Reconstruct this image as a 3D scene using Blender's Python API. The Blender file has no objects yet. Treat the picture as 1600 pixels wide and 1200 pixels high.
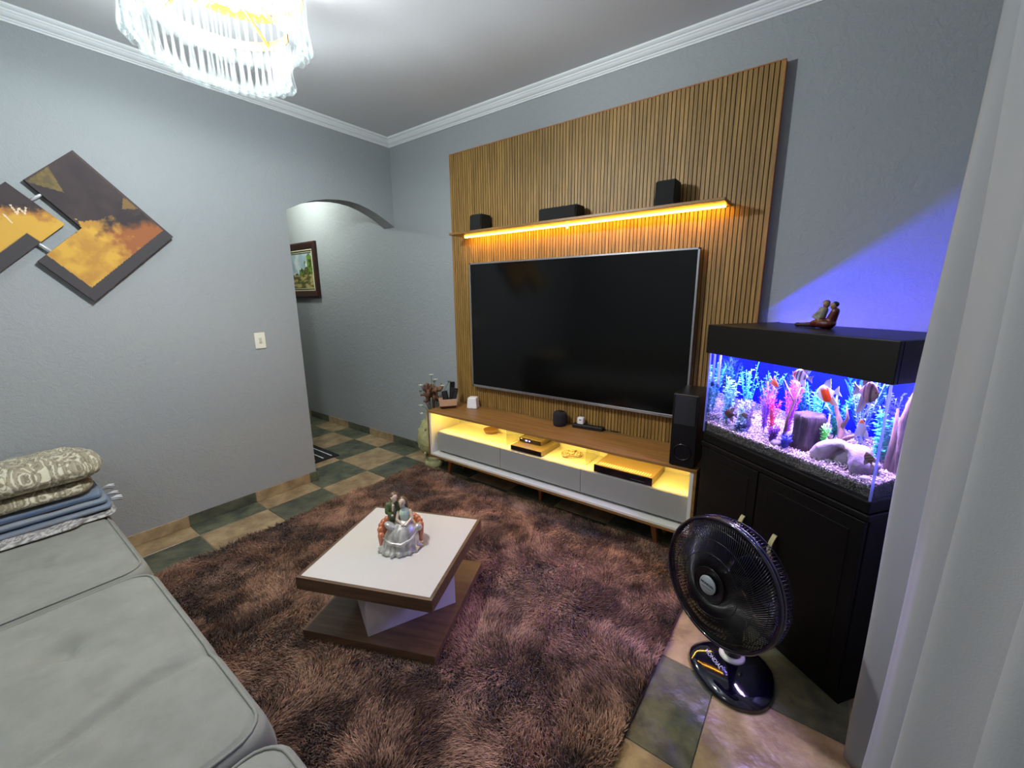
import bpy, bmesh, math, random
import numpy as np
from mathutils import Matrix, Vector, noise
random.seed(7); rng = np.random.default_rng(7)
PI = math.pi
C = bpy.context.scene.collection
scn = bpy.context.scene

# ------------------------------------------------------------------ camera
CAM = Vector((3.4782, -2.7687, 1.6))
_r = Vector((0.80330511, 0.59549438, -0.00934603))
_u = Vector((-0.11730745, 0.17359070, 0.97780634))
_f = Vector((-0.58390056, 0.78438047, -0.20930222))
cd = bpy.data.cameras.new('camera'); cam = bpy.data.objects.new('camera', cd); C.objects.link(cam)
cd.sensor_width = 36.0; cd.lens = 649.0 / 1600 * 36.0; cd.clip_start = 0.02
M = Matrix.Identity(4)
for i in range(3):
    M[i][0] = _r[i]; M[i][1] = _u[i]; M[i][2] = -_f[i]; M[i][3] = CAM[i]
cam.matrix_world = M
scn.camera = cam

# ------------------------------------------------------------------ world, lights, exposure
w = bpy.data.worlds.new('world'); scn.world = w; w.use_nodes = True
w.node_tree.nodes['Background'].inputs[0].default_value = (0.02, 0.025, 0.035, 1)
w.node_tree.nodes['Background'].inputs[1].default_value = 1.0
scn.view_settings.view_transform = 'Standard'; scn.view_settings.look = 'None'
scn.view_settings.gamma = 1.0; scn.view_settings.use_curve_mapping = False
scn.view_settings.exposure = 1.0

def lamp(name, kind, loc, energy, color, size=0.1, size_y=None, aim=None, spread=None):
    ld = bpy.data.lights.new(name, kind); o = bpy.data.objects.new(name, ld); C.objects.link(o)
    o.location = loc; ld.energy = energy; ld.color = color
    if kind == 'AREA':
        ld.size = size
        if size_y: ld.shape = 'RECTANGLE'; ld.size_y = size_y
        if spread: ld.spread = spread
        if aim is not None: o.rotation_euler = Vector(aim).to_track_quat('-Z', 'Y').to_euler()
    else: ld.shadow_soft_size = size
    return o
E_CH = 67.0
lamp('chandelier_light', 'POINT', (1.56, -1.985, 2.59), E_CH, (0.93, 0.98, 1.0), 0.06)
lamp('rear_fill_light', 'AREA', (2.1, -3.7, 3.0), 5.5, (0.93, 0.96, 1.0), 0.5, aim=(0, 0, -1))  # fill added behind the camera; no lamp is known there
lamp('hall_ceiling_light', 'POINT', (-1.42, -0.60, 2.80), 20.0, (0.93, 1.0, 0.93), 0.045)

# ------------------------------------------------------------------ materials
def lin(c):
    c = [x / 255 for x in c]
    return tuple(((x + 0.055) / 1.055) ** 2.4 if x > 0.04045 else x / 12.92 for x in c) + (1,)
MATS = {}
def mat(name, col=(128, 128, 128), rough=0.6, metal=0.0, col2=None, nscale=20, bump=0.0, bscale=60, stretch=(1, 1, 1),
        emit=None, estr=0, sheen=0, coat=0, trans=0, spec=0.5, vcol=False, alpha=1, bdist=0.01, detail=4, rand=0, lo=0.35, hi=0.65):
    if name in MATS: return MATS[name]
    m = bpy.data.materials.new(name); m.use_nodes = True; nt = m.node_tree; b = nt.nodes['Principled BSDF']
    N = nt.nodes.new; L = nt.links.new
    b.inputs['Base Color'].default_value = lin(col); b.inputs['Roughness'].default_value = rough
    b.inputs['Metallic'].default_value = metal; b.inputs['Specular IOR Level'].default_value = spec
    if sheen: b.inputs['Sheen Weight'].default_value = sheen; b.inputs['Sheen Roughness'].default_value = 0.4
    if coat: b.inputs['Coat Weight'].default_value = coat; b.inputs['Coat Roughness'].default_value = 0.08
    if trans: b.inputs['Transmission Weight'].default_value = trans
    if alpha < 1: b.inputs['Alpha'].default_value = alpha
    tc = N('ShaderNodeTexCoord'); mp = N('ShaderNodeMapping'); L(tc.outputs['Object'], mp.inputs['Vector'])
    mp.inputs['Scale'].default_value = stretch
    src = None
    if col2:
        n = N('ShaderNodeTexNoise'); n.inputs['Scale'].default_value = nscale; n.inputs['Detail'].default_value = detail
        n.inputs['Roughness'].default_value = 0.6
        L(mp.outputs[0], n.inputs['Vector'])
        r = N('ShaderNodeValToRGB'); r.color_ramp.elements[0].color = lin(col); r.color_ramp.elements[1].color = lin(col2)
        r.color_ramp.elements[0].position = lo; r.color_ramp.elements[1].position = hi
        L(n.outputs['Fac'], r.inputs[0]); src = r.outputs[0]
    if vcol:
        a = N('ShaderNodeAttribute'); a.attribute_name = 'Col'; src = a.outputs['Color']
    if rand and src:
        oi = N('ShaderNodeObjectInfo'); mr = N('ShaderNodeMapRange'); mr.inputs[3].default_value = 1 - rand; mr.inputs[4].default_value = 1 + rand * 0.6
        L(oi.outputs['Random'], mr.inputs[0]); hs = N('ShaderNodeHueSaturation'); L(mr.outputs[0], hs.inputs['Value']); L(src, hs.inputs['Color'])
        src = hs.outputs[0]
        cx = N('ShaderNodeVectorMath'); cx.operation = 'ADD'; cm = N('ShaderNodeMath'); cm.operation = 'MULTIPLY'; cm.inputs[1].default_value = 37.0
        L(oi.outputs['Random'], cm.inputs[0]); L(tc.outputs['Object'], cx.inputs[0]); L(cm.outputs[0], cx.inputs[1]); L(cx.outputs[0], mp.inputs['Vector'])
    if src: L(src, b.inputs['Base Color'])
    if bump:
        n2 = N('ShaderNodeTexNoise'); n2.inputs['Scale'].default_value = bscale; n2.inputs['Detail'].default_value = 5
        L(mp.outputs[0], n2.inputs['Vector']); bp = N('ShaderNodeBump'); bp.inputs['Strength'].default_value = bump
        bp.inputs['Distance'].default_value = bdist
        L(n2.outputs['Fac'], bp.inputs['Height']); L(bp.outputs[0], b.inputs['Normal'])
    if emit:
        b.inputs['Emission Color'].default_value = lin(emit); b.inputs['Emission Strength'].default_value = estr
    MATS[name] = m; return m

def glassy(name, tint=(0.9, 0.97, 1.0), gloss=0.12, body=0.0, rough=0.02, ior=1.45, bodycol=(1, 1, 1)):
    """clear glass as seen in thin panes: straight-through light with fresnel reflection and an optional cloudy body"""
    if name in MATS: return MATS[name]
    m = bpy.data.materials.new(name); m.use_nodes = True; nt = m.node_tree; N = nt.nodes.new; L = nt.links.new
    nt.nodes.remove(nt.nodes['Principled BSDF']); out = nt.nodes['Material Output']
    t = N('ShaderNodeBsdfTransparent'); t.inputs[0].default_value = (*tint, 1)
    g = N('ShaderNodeBsdfGlossy'); g.inputs['Roughness'].default_value = rough
    lw = N('ShaderNodeLayerWeight'); lw.inputs[0].default_value = 0.5; pw = N('ShaderNodeMath'); pw.operation = 'POWER'; pw.inputs[1].default_value = 5.0; L(lw.outputs['Facing'], pw.inputs[0])
    f0 = ((ior - 1) / (ior + 1)) ** 2; sc_ = N('ShaderNodeMath'); sc_.operation = 'MULTIPLY_ADD'; sc_.inputs[1].default_value = .7; sc_.inputs[2].default_value = f0; L(pw.outputs[0], sc_.inputs[0])
    ad = N('ShaderNodeMath'); ad.operation = 'ADD'; ad.inputs[1].default_value = gloss; ad.use_clamp = True; L(sc_.outputs[0], ad.inputs[0])
    mx = N('ShaderNodeMixShader'); L(ad.outputs[0], mx.inputs[0]); L(t.outputs[0], mx.inputs[1]); L(g.outputs[0], mx.inputs[2])
    last = mx
    if body:
        tr = N('ShaderNodeBsdfTranslucent'); tr.inputs[0].default_value = (*bodycol, 1); df = N('ShaderNodeBsdfDiffuse'); df.inputs[0].default_value = (*bodycol, 1)
        ms = N('ShaderNodeMixShader'); ms.inputs[0].default_value = 0.5; L(tr.outputs[0], ms.inputs[1]); L(df.outputs[0], ms.inputs[2])
        m2 = N('ShaderNodeMixShader'); m2.inputs[0].default_value = body; L(mx.outputs[0], m2.inputs[1]); L(ms.outputs[0], m2.inputs[2]); last = m2
    L(last.outputs[0], out.inputs['Surface']); MATS[name] = m; return m

# plaster walls: rough trowelled relief
def plaster(name, col, strength=0.5, scale=14):
    if name in MATS: return MATS[name]
    m = mat(name, col, 0.85, spec=0.25); nt = m.node_tree; N = nt.nodes.new; L = nt.links.new; b = nt.nodes['Principled BSDF']
    tc = N('ShaderNodeTexCoord'); n = N('ShaderNodeTexNoise'); n.inputs['Scale'].default_value = scale; n.inputs['Detail'].default_value = 8
    n.inputs['Roughness'].default_value = 0.62; n.inputs['Distortion'].default_value = 1.6
    n2 = N('ShaderNodeTexNoise'); n2.inputs['Scale'].default_value = scale * 7; n2.inputs['Detail'].default_value = 3
    L(tc.outputs['Object'], n.inputs['Vector']); L(tc.outputs['Object'], n2.inputs['Vector'])
    a = N('ShaderNodeMath'); a.operation = 'MULTIPLY_ADD'; a.inputs[1].default_value = 0.35; L(n2.outputs['Fac'], a.inputs[0]); L(n.outputs['Fac'], a.inputs[2])
    bp = N('ShaderNodeBump'); bp.inputs['Strength'].default_value = strength; bp.inputs['Distance'].default_value = 0.014
    L(a.outputs[0], bp.inputs['Height']); L(bp.outputs[0], b.inputs['Normal']); return m

# ------------------------------------------------------------------ mesh helpers
class MB:
    def __init__(s): s.v = []; s.f = []; s.c = None; s.sm = []
    def add(s, V, F, smooth=False):
        k = len(s.v); s.v += [tuple(p) for p in V]; s.f += [tuple(i + k for i in f) for f in F]; s.sm += [smooth] * len(F); return s
    def box(s, lo, hi, mtx=None):
        x0, y0, z0 = lo; x1, y1, z1 = hi
        V = [(x0, y0, z0), (x1, y0, z0), (x1, y1, z0), (x0, y1, z0), (x0, y0, z1), (x1, y0, z1), (x1, y1, z1), (x0, y1, z1)]
        if mtx: V = [mtx @ Vector(p) for p in V]
        return s.add(V, [(0, 3, 2, 1), (4, 5, 6, 7), (0, 1, 5, 4), (1, 2, 6, 5), (2, 3, 7, 6), (3, 0, 4, 7)])
    def frustum(s, c, w0, d0, w1, d1, z0, z1, off=(0, 0)):
        x, y = c; V = []
        for (ww, dd, z, ox, oy) in ((w0, d0, z0, 0, 0), (w1, d1, z1, off[0], off[1])):
            for sx, sy in ((-1, -1), (1, -1), (1, 1), (-1, 1)): V.append((x + ox + sx * ww / 2, y + oy + sy * dd / 2, z))
        return s.add(V, [(0, 3, 2, 1), (4, 5, 6, 7), (0, 1, 5, 4), (1, 2, 6, 5), (2, 3, 7, 6), (3, 0, 4, 7)])
    def tube(s, pts, rad, n=8, closed=False, flat=None):
        pts = [Vector(p) for p in pts]; m = len(pts)
        rads = rad if isinstance(rad, (list, tuple)) else [rad] * m
        V = []; F = []; prev = None
        for i, p in enumerate(pts):
            if closed: t = (pts[(i + 1) % m] - pts[i - 1])
            else: t = pts[min(i + 1, m - 1)] - pts[max(i - 1, 0)]
            t = t.normalized() if t.length > 1e-9 else Vector((0, 0, 1))
            if prev is None: a = t.orthogonal().normalized() if flat is None else (Vector(flat) - t * Vector(flat).dot(t)).normalized()
            else: a = (prev - t * prev.dot(t)); a = a.normalized() if a.length > 1e-6 else t.orthogonal().normalized()
            prev = a; bb = t.cross(a)
            for k in range(n):
                an = 2 * PI * k / n; V.append(p + (a * math.cos(an) + bb * math.sin(an)) * rads[i])
        for i in range(m if closed else m - 1):
            j = (i + 1) % m
            for k in range(n): k2 = (k + 1) % n; F.append((i * n + k, i * n + k2, j * n + k2, j * n + k))
        if not closed: F.append(tuple(range(n - 1, -1, -1))); F.append(tuple((m - 1) * n + k for k in range(n)))
        return s.add(V, F, True)
    def lathe(s, prof, c=(0, 0, 0), n=32, axis=None, wob=None, cap=True):
        V = []; F = []; c = Vector(c)
        q = Vector((0, 0, 1)).rotation_difference(Vector(axis)) if axis is not None else None
        for (r, z) in prof:
            for k in range(n):
                an = 2 * PI * k / n; rr = r * (wob(an, z) if wob else 1); p = Vector((rr * math.cos(an), rr * math.sin(an), z))
                V.append(c + (q @ p if q else p))
        m = len(prof)
        for i in range(m - 1):
            for k in range(n): k2 = (k + 1) % n; F.append((i * n + k, i * n + k2, (i + 1) * n + k2, (i + 1) * n + k))
        if cap: F.append(tuple(range(n - 1, -1, -1))); F.append(tuple((m - 1) * n + k for k in range(n)))
        return s.add(V, F, True)
    def ell(s, c, r, n=14, m=9, rot=None):
        c = Vector(c); V = []; F = []
        for i in range(m + 1):
            th = PI * i / m
            for k in range(n):
                an = 2 * PI * k / n
                p = Vector((r[0] * math.sin(th) * math.cos(an), r[1] * math.sin(th) * math.sin(an), r[2] * math.cos(th)))
                if rot: p = rot @ p
                V.append(c + p)
        for i in range(m):
            for k in range(n): k2 = (k + 1) % n; F.append((i * n + k, (i + 1) * n + k, (i + 1) * n + k2, i * n + k2))
        return s.add(V, F, True)
    def cap(s, a, b, ra, rb, n=10):
        a, b = Vector(a), Vector(b); d = b - a; k = 7; pts = []; rr = []
        L_ = d.length or 1e-6
        for i in range(3): t = i / 3 * PI / 2; pts.append(a - d / L_ * ra * math.cos(t)); rr.append(max(ra * math.sin(t), 1e-4))
        for i in range(5): t = i / 4; pts.append(a + d * t); rr.append(ra + (rb - ra) * t)
        for i in range(1, 4): t = i / 3 * PI / 2; pts.append(b + d / L_ * rb * math.sin(t)); rr.append(max(rb * math.cos(t), 1e-4))
        return s.tube(pts, rr, n)
    def prism(s, poly, a0, a1, plane='xz'):
        """extrude a 2D outline between two coordinates along the third axis"""
        n = len(poly); V = []
        for a in (a0, a1):
            for (p, q) in poly: V.append({'xz': (p, a, q), 'yz': (a, p, q), 'xy': (p, q, a)}[plane])
        F = [tuple(range(n)), tuple(range(2 * n - 1, n - 1, -1))] + [(i, i + n, (i + 1) % n + n, (i + 1) % n) for i in range(n)]
        return s.add(V, F)
    def mesh(s, name, m):
        me = bpy.data.meshes.new(name); me.from_pydata(s.v, [], s.f); me.materials.append(m)
        me.polygons.foreach_set('use_smooth', s.sm)
        bm = bmesh.new(); bm.from_mesh(me); bmesh.ops.recalc_face_normals(bm, faces=bm.faces); bm.to_mesh(me); bm.free()
        return me
    def build(s, name, m, parent=None, bevel=0, seg=2, loc=None, rot=None, xf=None):
        if xf: s.v = [tuple(xf @ Vector(p)) for p in s.v]
        return link(name, s.mesh(name, m), parent, bevel, seg, loc, rot)
def link(name, me, parent=None, bevel=0, seg=2, loc=None, rot=None):
    o = bpy.data.objects.new(name, me); C.objects.link(o)
    if parent is not None: o.parent = parent
    if loc is not None: o.location = loc
    if rot is not None: o.rotation_euler = rot
    if bevel:
        b = o.modifiers.new('bevel', 'BEVEL'); b.width = bevel; b.segments = seg; b.limit_method = 'ANGLE'; b.angle_limit = math.radians(40)
        b.harden_normals = False
    return o
def tag(o, label=None, cat=None, group=None, kind=None):
    if label: o['label'] = label
    if cat: o['category'] = cat
    if group: o['group'] = group
    if kind: o['kind'] = kind
    return o
def thing(name, label, cat, loc=(0, 0, 0), rotz=0, group=None):
    o = bpy.data.objects.new(name, None); C.objects.link(o); o.location = loc; o.rotation_euler = (0, 0, rotz); o.empty_display_size = 0.05
    return tag(o, label, cat, group)
def setcol(me, fn):
    a = me.color_attributes.new('Col', 'FLOAT_COLOR', 'POINT')
    for i, v in enumerate(me.vertices): a.data[i].color = lin(fn(v.co)) if not isinstance(fn(v.co), type(None)) else (1, 1, 1, 1)
def remesh(o, vox, smooth=2):
    r = o.modifiers.new('remesh', 'REMESH'); r.mode = 'VOXEL'; r.voxel_size = vox; r.use_smooth_shade = True
    if smooth: sm = o.modifiers.new('smooth', 'SMOOTH'); sm.iterations = smooth; sm.factor = 0.6
    return o
_tx = 0
def text(name, body, size, m, parent, mtx, extrude=0.0004):
    cu = bpy.data.curves.new(name + '_curve', 'FONT'); cu.body = body; cu.size = size; cu.extrude = extrude; cu.align_x = 'CENTER'; cu.align_y = 'CENTER'
    t = bpy.data.objects.new(name + '_tmp', cu); C.objects.link(t)
    dg = bpy.context.evaluated_depsgraph_get(); me = bpy.data.meshes.new_from_object(t.evaluated_get(dg))
    bpy.data.objects.remove(t); me.materials.clear(); me.materials.append(m)
    o = bpy.data.objects.new(name, me); C.objects.link(o); o.parent = parent; o.matrix_local = mtx; return o
def lerp(a, b, t): return a + (b - a) * t
def mixc(a, b, t): t = max(0, min(1, t)); return tuple(a[i] + (b[i] - a[i]) * t for i in range(3))
def nz(x, y, z=0, s=1): return noise.noise(Vector((x * s, y * s, z * s)))
def fbm(x, y, z=0, s=1): return noise.fractal(Vector((x * s, y * s, z * s)), 1.0, 2.0, 4)

# ------------------------------------------------------------------ palette
WALL = plaster('wall_plaster', (156, 160, 161), 0.40, 17)
CEIL = mat('ceiling_paint', (206, 208, 210), 0.9, bump=0.05, bscale=60)
CORN = mat('cornice_paint', (226, 229, 229), 0.7)
WOODP = mat('slat_wood', (126, 94, 44), 0.5, col2=(164, 126, 66), nscale=5, stretch=(14, 14, 0.7), rand=0.12, bump=0.15, bscale=30)
WOODD = mat('slat_backing', (70, 44, 18), 0.7)
WOODC = mat('console_wood', (122, 86, 44), 0.42, col2=(150, 110, 58), nscale=4, stretch=(0.8, 12, 12))
WOODL = mat('leg_wood', (146, 88, 46), 0.5, col2=(168, 106, 60), nscale=6, stretch=(8, 8, 1))
WOODT = mat('table_wood', (84, 62, 46), 0.4, col2=(108, 82, 60), nscale=3, stretch=(1.5, 14, 14))
OFFW = mat('offwhite_lacquer', (214, 214, 206), 0.4)
GREYL = mat('grey_lacquer', (150, 150, 146), 0.5)
TTOP = mat('table_white', (200, 194, 186), 0.32)
BLK = mat('black_plastic', (14, 14, 15), 0.4)
BLKM = mat('black_matte', (20, 20, 20), 0.75)
BLKG = mat('black_gloss', (5, 5, 9), 0.07, coat=1.0)
CABK = mat('cabinet_black', (6, 5, 5), 0.5, spec=.2, bump=0.1, bscale=40)
SILV = mat('silver_trim', (186, 186, 190), 0.25, metal=0.9)
SCREEN = mat('tv_glass', (6, 6, 7), 0.12, spec=0.35)
FABS = mat('sofa_suede', (130, 131, 123), 0.95, col2=(140, 141, 133), nscale=9, sheen=0.15, bump=0.25, bscale=420, bdist=0.002)
LEDW = mat('warm_led', (255, 190, 60), 0.5, emit=(255, 186, 52), estr=30)
LEDC = mat('warm_led_console', (255, 190, 60), 0.5, emit=(255, 212, 92), estr=34)
WHITEP = mat('white_plastic', (226, 226, 224), 0.35)
GOLD = mat('gold_metal', (212, 176, 96), 0.25, metal=0.9)
TILED = mat('slate_tile_dark', (62, 68, 60), 0.30, col2=(104, 106, 84), nscale=9, bump=0.5, bscale=16, bdist=0.012, detail=8, rand=0.14, lo=0.36, hi=0.64)
TILEL = mat('slate_tile_tan', (132, 110, 82), 0.30, col2=(174, 152, 116), nscale=9, bump=0.5, bscale=16, bdist=0.012, detail=8, rand=0.1, lo=0.36, hi=0.64)
GROUT = mat('grout', (150, 134, 104), 0.9)

# ------------------------------------------------------------------ room shell
XL, XR, YB, H = 0.0, 4.03, -4.3, 3.03
HX, HY = -3.4, -2.6         # hall extents beyond the arch
T, GX, GY = 0.44211, 0.2002, -0.2157
def struct(o): o['kind'] = 'structure'; return o
struct(MB().box((HX, 0, 0), (XR + .15, .15, H)).build('wall_front', WALL))
arch = [(-1.0376, 2.272), (-1.0, 2.288), (-0.912, 2.334), (-0.801, 2.376), (-0.687, 2.404), (-0.568, 2.419), (-0.477, 2.4205), (-0.382, 2.412), (-0.285, 2.389), (-0.184, 2.353), (-0.094, 2.311), (0.0, 2.258)]
struct(MB().prism([(YB, 0), (-1.0376, 0)] + arch + [(0, H), (YB, H)], -0.155, 0.0, 'yz').build('wall_left', WALL))
struct(MB().box((XR, YB, 0), (XR + .15, 0, H)).build('wall_right', WALL))
struct(MB().box((HX, YB - .15, 0), (XR + .15, YB, H)).build('wall_rear', WALL))
struct(MB().box((HX - .15, YB, 0), (HX, .15, H)).build('wall_hall', WALL))
struct(MB().box((HX, YB, H), (XR + .15, .15, H + .12)).build('ceiling', CEIL))
floor = struct(MB().box((HX, YB, -0.12), (XR + .15, .15, -0.004)).build('floor', GROUT))
# floor tiles: each its own slab
def tile_mesh(nm, w, d, h=0.008, j=0.0022):
    return MB().box((j, j, -h), (w - j, d - j, 0.0)).mesh(nm, TILED)
def clipbox(x0, x1, y0, y1):
    x0, x1 = max(x0, HX), min(x1, XR); y0, y1 = max(y0, YB), min(y1, 0)
    return (x0, x1, y0, y1) if x1 - x0 > .02 and y1 - y0 > .02 else None
full = {0: None, 1: None}
def tile(x0, x1, y0, y1, dark):
    if abs(x1 - x0 - T) < 1e-3 and abs(y1 - y0 - T) < 1e-3:
        if full[dark] is None:
            full[dark] = MB().box((.0022, .0022, -.008), (T - .0022, T - .0022, 0)).mesh('tile', TILED if dark else TILEL)
        me = full[dark]
    else: me = MB().box((.0022, .0022, -.008), (x1 - x0 - .0022, y1 - y0 - .0022, 0)).mesh('tile', TILED if dark else TILEL)
    o = link('tile', me, floor, bevel=0.0015, seg=1, loc=(x0, y0, random.uniform(-.0006, .0006) + .0006)); return o
for i in range(-9, 10):
    for j in range(-6, 6):                       # row j spans GY+(j-4)T .. GY+(j-3)T
        x0, y0 = GX + i * T, GY + (j - 4) * T
        if x0 > XR or (x0 + T < -0.2 and y0 + T < HY): continue
        q = clipbox(x0, x0 + T, y0, y0 + T)
        if q: tile(*q, (i + j) % 2)
# baseboard tiles follow the floor pattern
BH = 0.083
bl = struct(MB().box((0.0, YB, 0.001), (0.006, -1.0376, BH - .002)).build('baseboard_left', GROUT))
for j in range(-6, 3):
    y0, y1 = GY + (j - 4) * T, GY + (j - 3) * T; y0 = max(y0, YB); y1 = min(y1, -1.0376)
    if y1 - y0 > .02: MB().box((0.003, y0 + .002, .002), (.012, y1 - .002, BH)).build('tile', TILED if (j - 1) % 2 else TILEL, bl, bevel=.001, seg=1)
MB().box((-.155, -1.0376, .002), (.012, -1.0286, BH)).build('tile', TILED, bl, bevel=.001, seg=1)
bf = struct(MB().box((HX, -0.006, 0.001), (XR, 0.0, BH - .002)).build('baseboard_front', GROUT))
for i in range(-9, 9):
    x0, x1 = max(GX + i * T, HX), min(GX + (i + 1) * T, XR)
    if x1 - x0 > .02: MB().box((x0 + .002, -.012, .002), (x1 - .002, -.003, BH)).build('tile', TILED if (i + 4) % 2 else TILEL, bf, bevel=.001, seg=1)
# cornice with its stepped profile (a = out from wall, z)
prof = [(0, 2.964), (.010, 2.964), (.012, 2.972), (.018, 2.975), (.020, 2.981), (.030, 2.985), (.038, 2.992), (.044, 3.001), (.048, 3.003), (.050, 3.011), (.058, 3.014), (.066, 3.021), (.068, 3.03), (0, 3.03)]
def cornice(name, p0, p1, nrm, m0, m1):
    d = (Vector(p1) - Vector(p0)).normalized(); V = []; n = len(prof)
    for (p, mm) in ((Vector(p0), m0), (Vector(p1), m1)):
        for a, z in prof: q = p + Vector(nrm) * a + d * (a * mm); V.append((q.x, q.y, z))
    F = [tuple(range(n)), tuple(range(2 * n - 1, n - 1, -1))] + [(i, i + n, (i + 1) % n + n, (i + 1) % n) for i in range(n)]
    return struct(MB().add(V, F).build(name, CORN))
cornice('trim_1', (XL, 0, 0), (XR, 0, 0), (0, -1, 0), 1, -1)
cornice('trim_2', (XL, 0, 0), (XL, YB, 0), (1, 0, 0), 1, -1)
cornice('trim_3', (XR, 0, 0), (XR, YB, 0), (-1, 0, 0), 1, -1)

# ------------------------------------------------------------------ slatted TV panel
PX0, PX1, PZ0, PZ1 = 0.8275, 3.1796, 0.25, 2.7415
panel = thing('wall_panel', 'tall slatted wooden wall panel behind the television', 'wall panel', ((PX0 + PX1) / 2, 0, PZ0))
def rel(o, root):                 # keep world coordinates while parenting
    o.parent = root; o.matrix_parent_inverse = root.matrix_world.inverted() if False else Matrix.Translation(-root.location); return o
rel(MB().box((PX0 + .002, -.036, PZ0), (PX1 - .002, -.001, PZ1 - .002)).build('backing_board', WOODD), panel)
ns = 98; pit = (PX1 - PX0) / ns
sm_ = MB().box((.0024, -.050, 0), (pit - .0024, -.035, PZ1 - PZ0 - .006)).mesh('slat', WOODP)
for i in range(ns):
    o = link('slat', sm_, panel, loc=(PX0 + i * pit - panel.location.x, 0, 0))
cap = MB().box((PX0, -.052, PZ1 - .006), (PX1, -.001, PZ1)).build('edge_strip', WOODL); rel(cap, panel)
cap = MB().box((PX1 - .003, -.052, PZ0), (PX1 + .001, -.001, PZ1)).build('edge_strip', WOODL); rel(cap, panel)
cap = MB().box((PX0 - .001, -.052, PZ0), (PX0 + .003, -.001, PZ1)).build('edge_strip', WOODL); rel(cap, panel)

# ------------------------------------------------------------------ LED shelf
SX0, SX1 = 0.985, 2.995
sh = thing('wall_shelf', 'long thin wooden shelf above the television, glowing warm underneath', 'shelf', (1.99, -.05, 2.072))
rel(MB().box((SX0, -.25, 2.072), (SX1, -.052, 2.09)).build('board', WOODC, bevel=.003), sh)
rel(MB().box((SX0 + .05, -.118, 2.062), (SX1 - .02, -.106, 2.0719)).build('led_strip', LEDW), sh)
rel(MB().ell((1.99, -.118, 2.052), (.009, .009, .009)).build('led_joint', mat('led_joint', (255, 220, 150), emit=(255, 214, 130), estr=3)), sh)

# small speakers on the shelf
def speaker(name, label, x0, x1, z1, y0=-.205, y1=-.075, wedge=True):
    t = thing(name, label, 'speaker', ((x0 + x1) / 2, (y0 + y1) / 2, 2.09), 0, None)
    w, d, h = x1 - x0, y1 - y0, z1 - 2.09
    MB().frustum((0, 0), w, d, w * (.9 if wedge else 1), d * .86, 0, h, off=(0, .008)).build('housing', BLKM, t, bevel=.006)
    MB().box((-w / 2 + .006, -d / 2 - .002, .008), (w / 2 - .006, -d / 2 + .006, h - .012)).build('front_grille', mat('speaker_cloth', (26, 25, 24), .95, bump=.4, bscale=500), t, bevel=.003, xf=Matrix.Rotation(-.06, 4, 'X'))
    return t
speaker('satellite_speaker', 'small black speaker at the left end of the lit shelf', 1.165, 1.285, 2.215)
speaker('center_speaker', 'low wide black speaker in the middle of the lit shelf', 1.81, 2.10, 2.180, wedge=False)
speaker('satellite_speaker', 'small black speaker near the right end of the lit shelf', 2.605, 2.725, 2.235)
tag(MB().ell((0, 0, .006), (.02, .014, .007)).build('plastic_cap', WHITEP, loc=(1.99, -.135, 2.178)), 'tiny white cap lying on top of the low wide black speaker', 'cap')

# ------------------------------------------------------------------ television
tx0, tx1, tz0, tz1, ty = 1.0636, 2.8604, 0.8192, 1.8607, -0.104
tv = thing('television', 'very large flat television with a black glossy screen and silver rim', 'television', ((tx0 + tx1) / 2, -.05, tz0))
rel(MB().box((tx0 + .01, ty + .012, tz0 + .01), (tx1 - .01, -.062, tz1 - .01)).build('housing', BLK, bevel=.006), tv)
rel(MB().box((tx0 + .25, -.064, tz0 + .2), (tx1 - .25, -.0505, tz1 - .3)).build('wall_bracket', BLK), tv)
rel(MB().box((tx0 + .012, ty + .001, tz0 + .02), (tx1 - .012, ty + .012, tz1 - .012)).build('screen', SCREEN), tv)
bz = MB()
bz.box((tx0, ty - .003, tz0), (tx1, ty + .03, tz0 + .020)); bz.box((tx0, ty - .003, tz1 - .012), (tx1, ty + .03, tz1))
bz.box((tx0, ty - .003, tz0), (tx0 + .012, ty + .03, tz1)); bz.box((tx1 - .012, ty - .003, tz0), (tx1, ty + .03, tz1))
rel(bz.build('bezel', SILV, bevel=.0015), tv)

# ------------------------------------------------------------------ media console
cx0, cx1, cy0, cy1, cz0, cz1 = 0.812, 3.012, -0.425, -0.053, 0.215, 0.632
con = thing('media_console', 'long low wooden media console with grey drawers and a lit open shelf', 'console', (1.912, -.24, 0))
def cp(mb, n, m, **k): return rel(mb.build(n, m, **k), con)
cp(MB().box((cx0, cy0, cz1 - .018), (cx1, cy1, cz1)), 'top', WOODC, bevel=.002)
cp(MB().box((cx0, cy0, cz0), (cx0 + .016, cy1, cz1 - .018)), 'side_panel', WOODC)
cp(MB().box((cx1 - .016, cy0, cz0), (cx1, cy1, cz1 - .018)), 'side_panel', WOODC)
cp(MB().box((cx0 + .016, cy0, cz0), (cx1 - .016, cy1, cz0 + .016)), 'bottom', WOODC)
li = MB(); li.box((cx0 + .016, cy0 + .004, cz0 + .016), (cx0 + .036, cy1, cz1 - .018)); li.box((cx1 - .036, cy0 + .004, cz0 + .016), (cx1 - .016, cy1, cz1 - .018))
li.box((cx0 + .036, cy0 + .004, cz0 + .016), (cx1 - .036, cy1, cz0 + .030)); li.box((cx0 + .036, cy1 - .012, cz0 + .030), (cx1 - .036, cy1, cz1 - .018))
cp(li, 'inner_lining', OFFW)
dz0, dz1, dx0, dx1, dy = .268, .435, .872, 2.968, -.372
NF = dz1
cp(MB().box((dx0, dy + .018, dz0 + .004), (dx1, cy1 - .012, dz1)), 'niche_floor', OFFW)
cp(MB().box((dx0 + .03, dy + .06, cz0 + .030), (dx1 - .03, cy1 - .03, dz0 + .004)), 'drawer_base', BLK)
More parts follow.
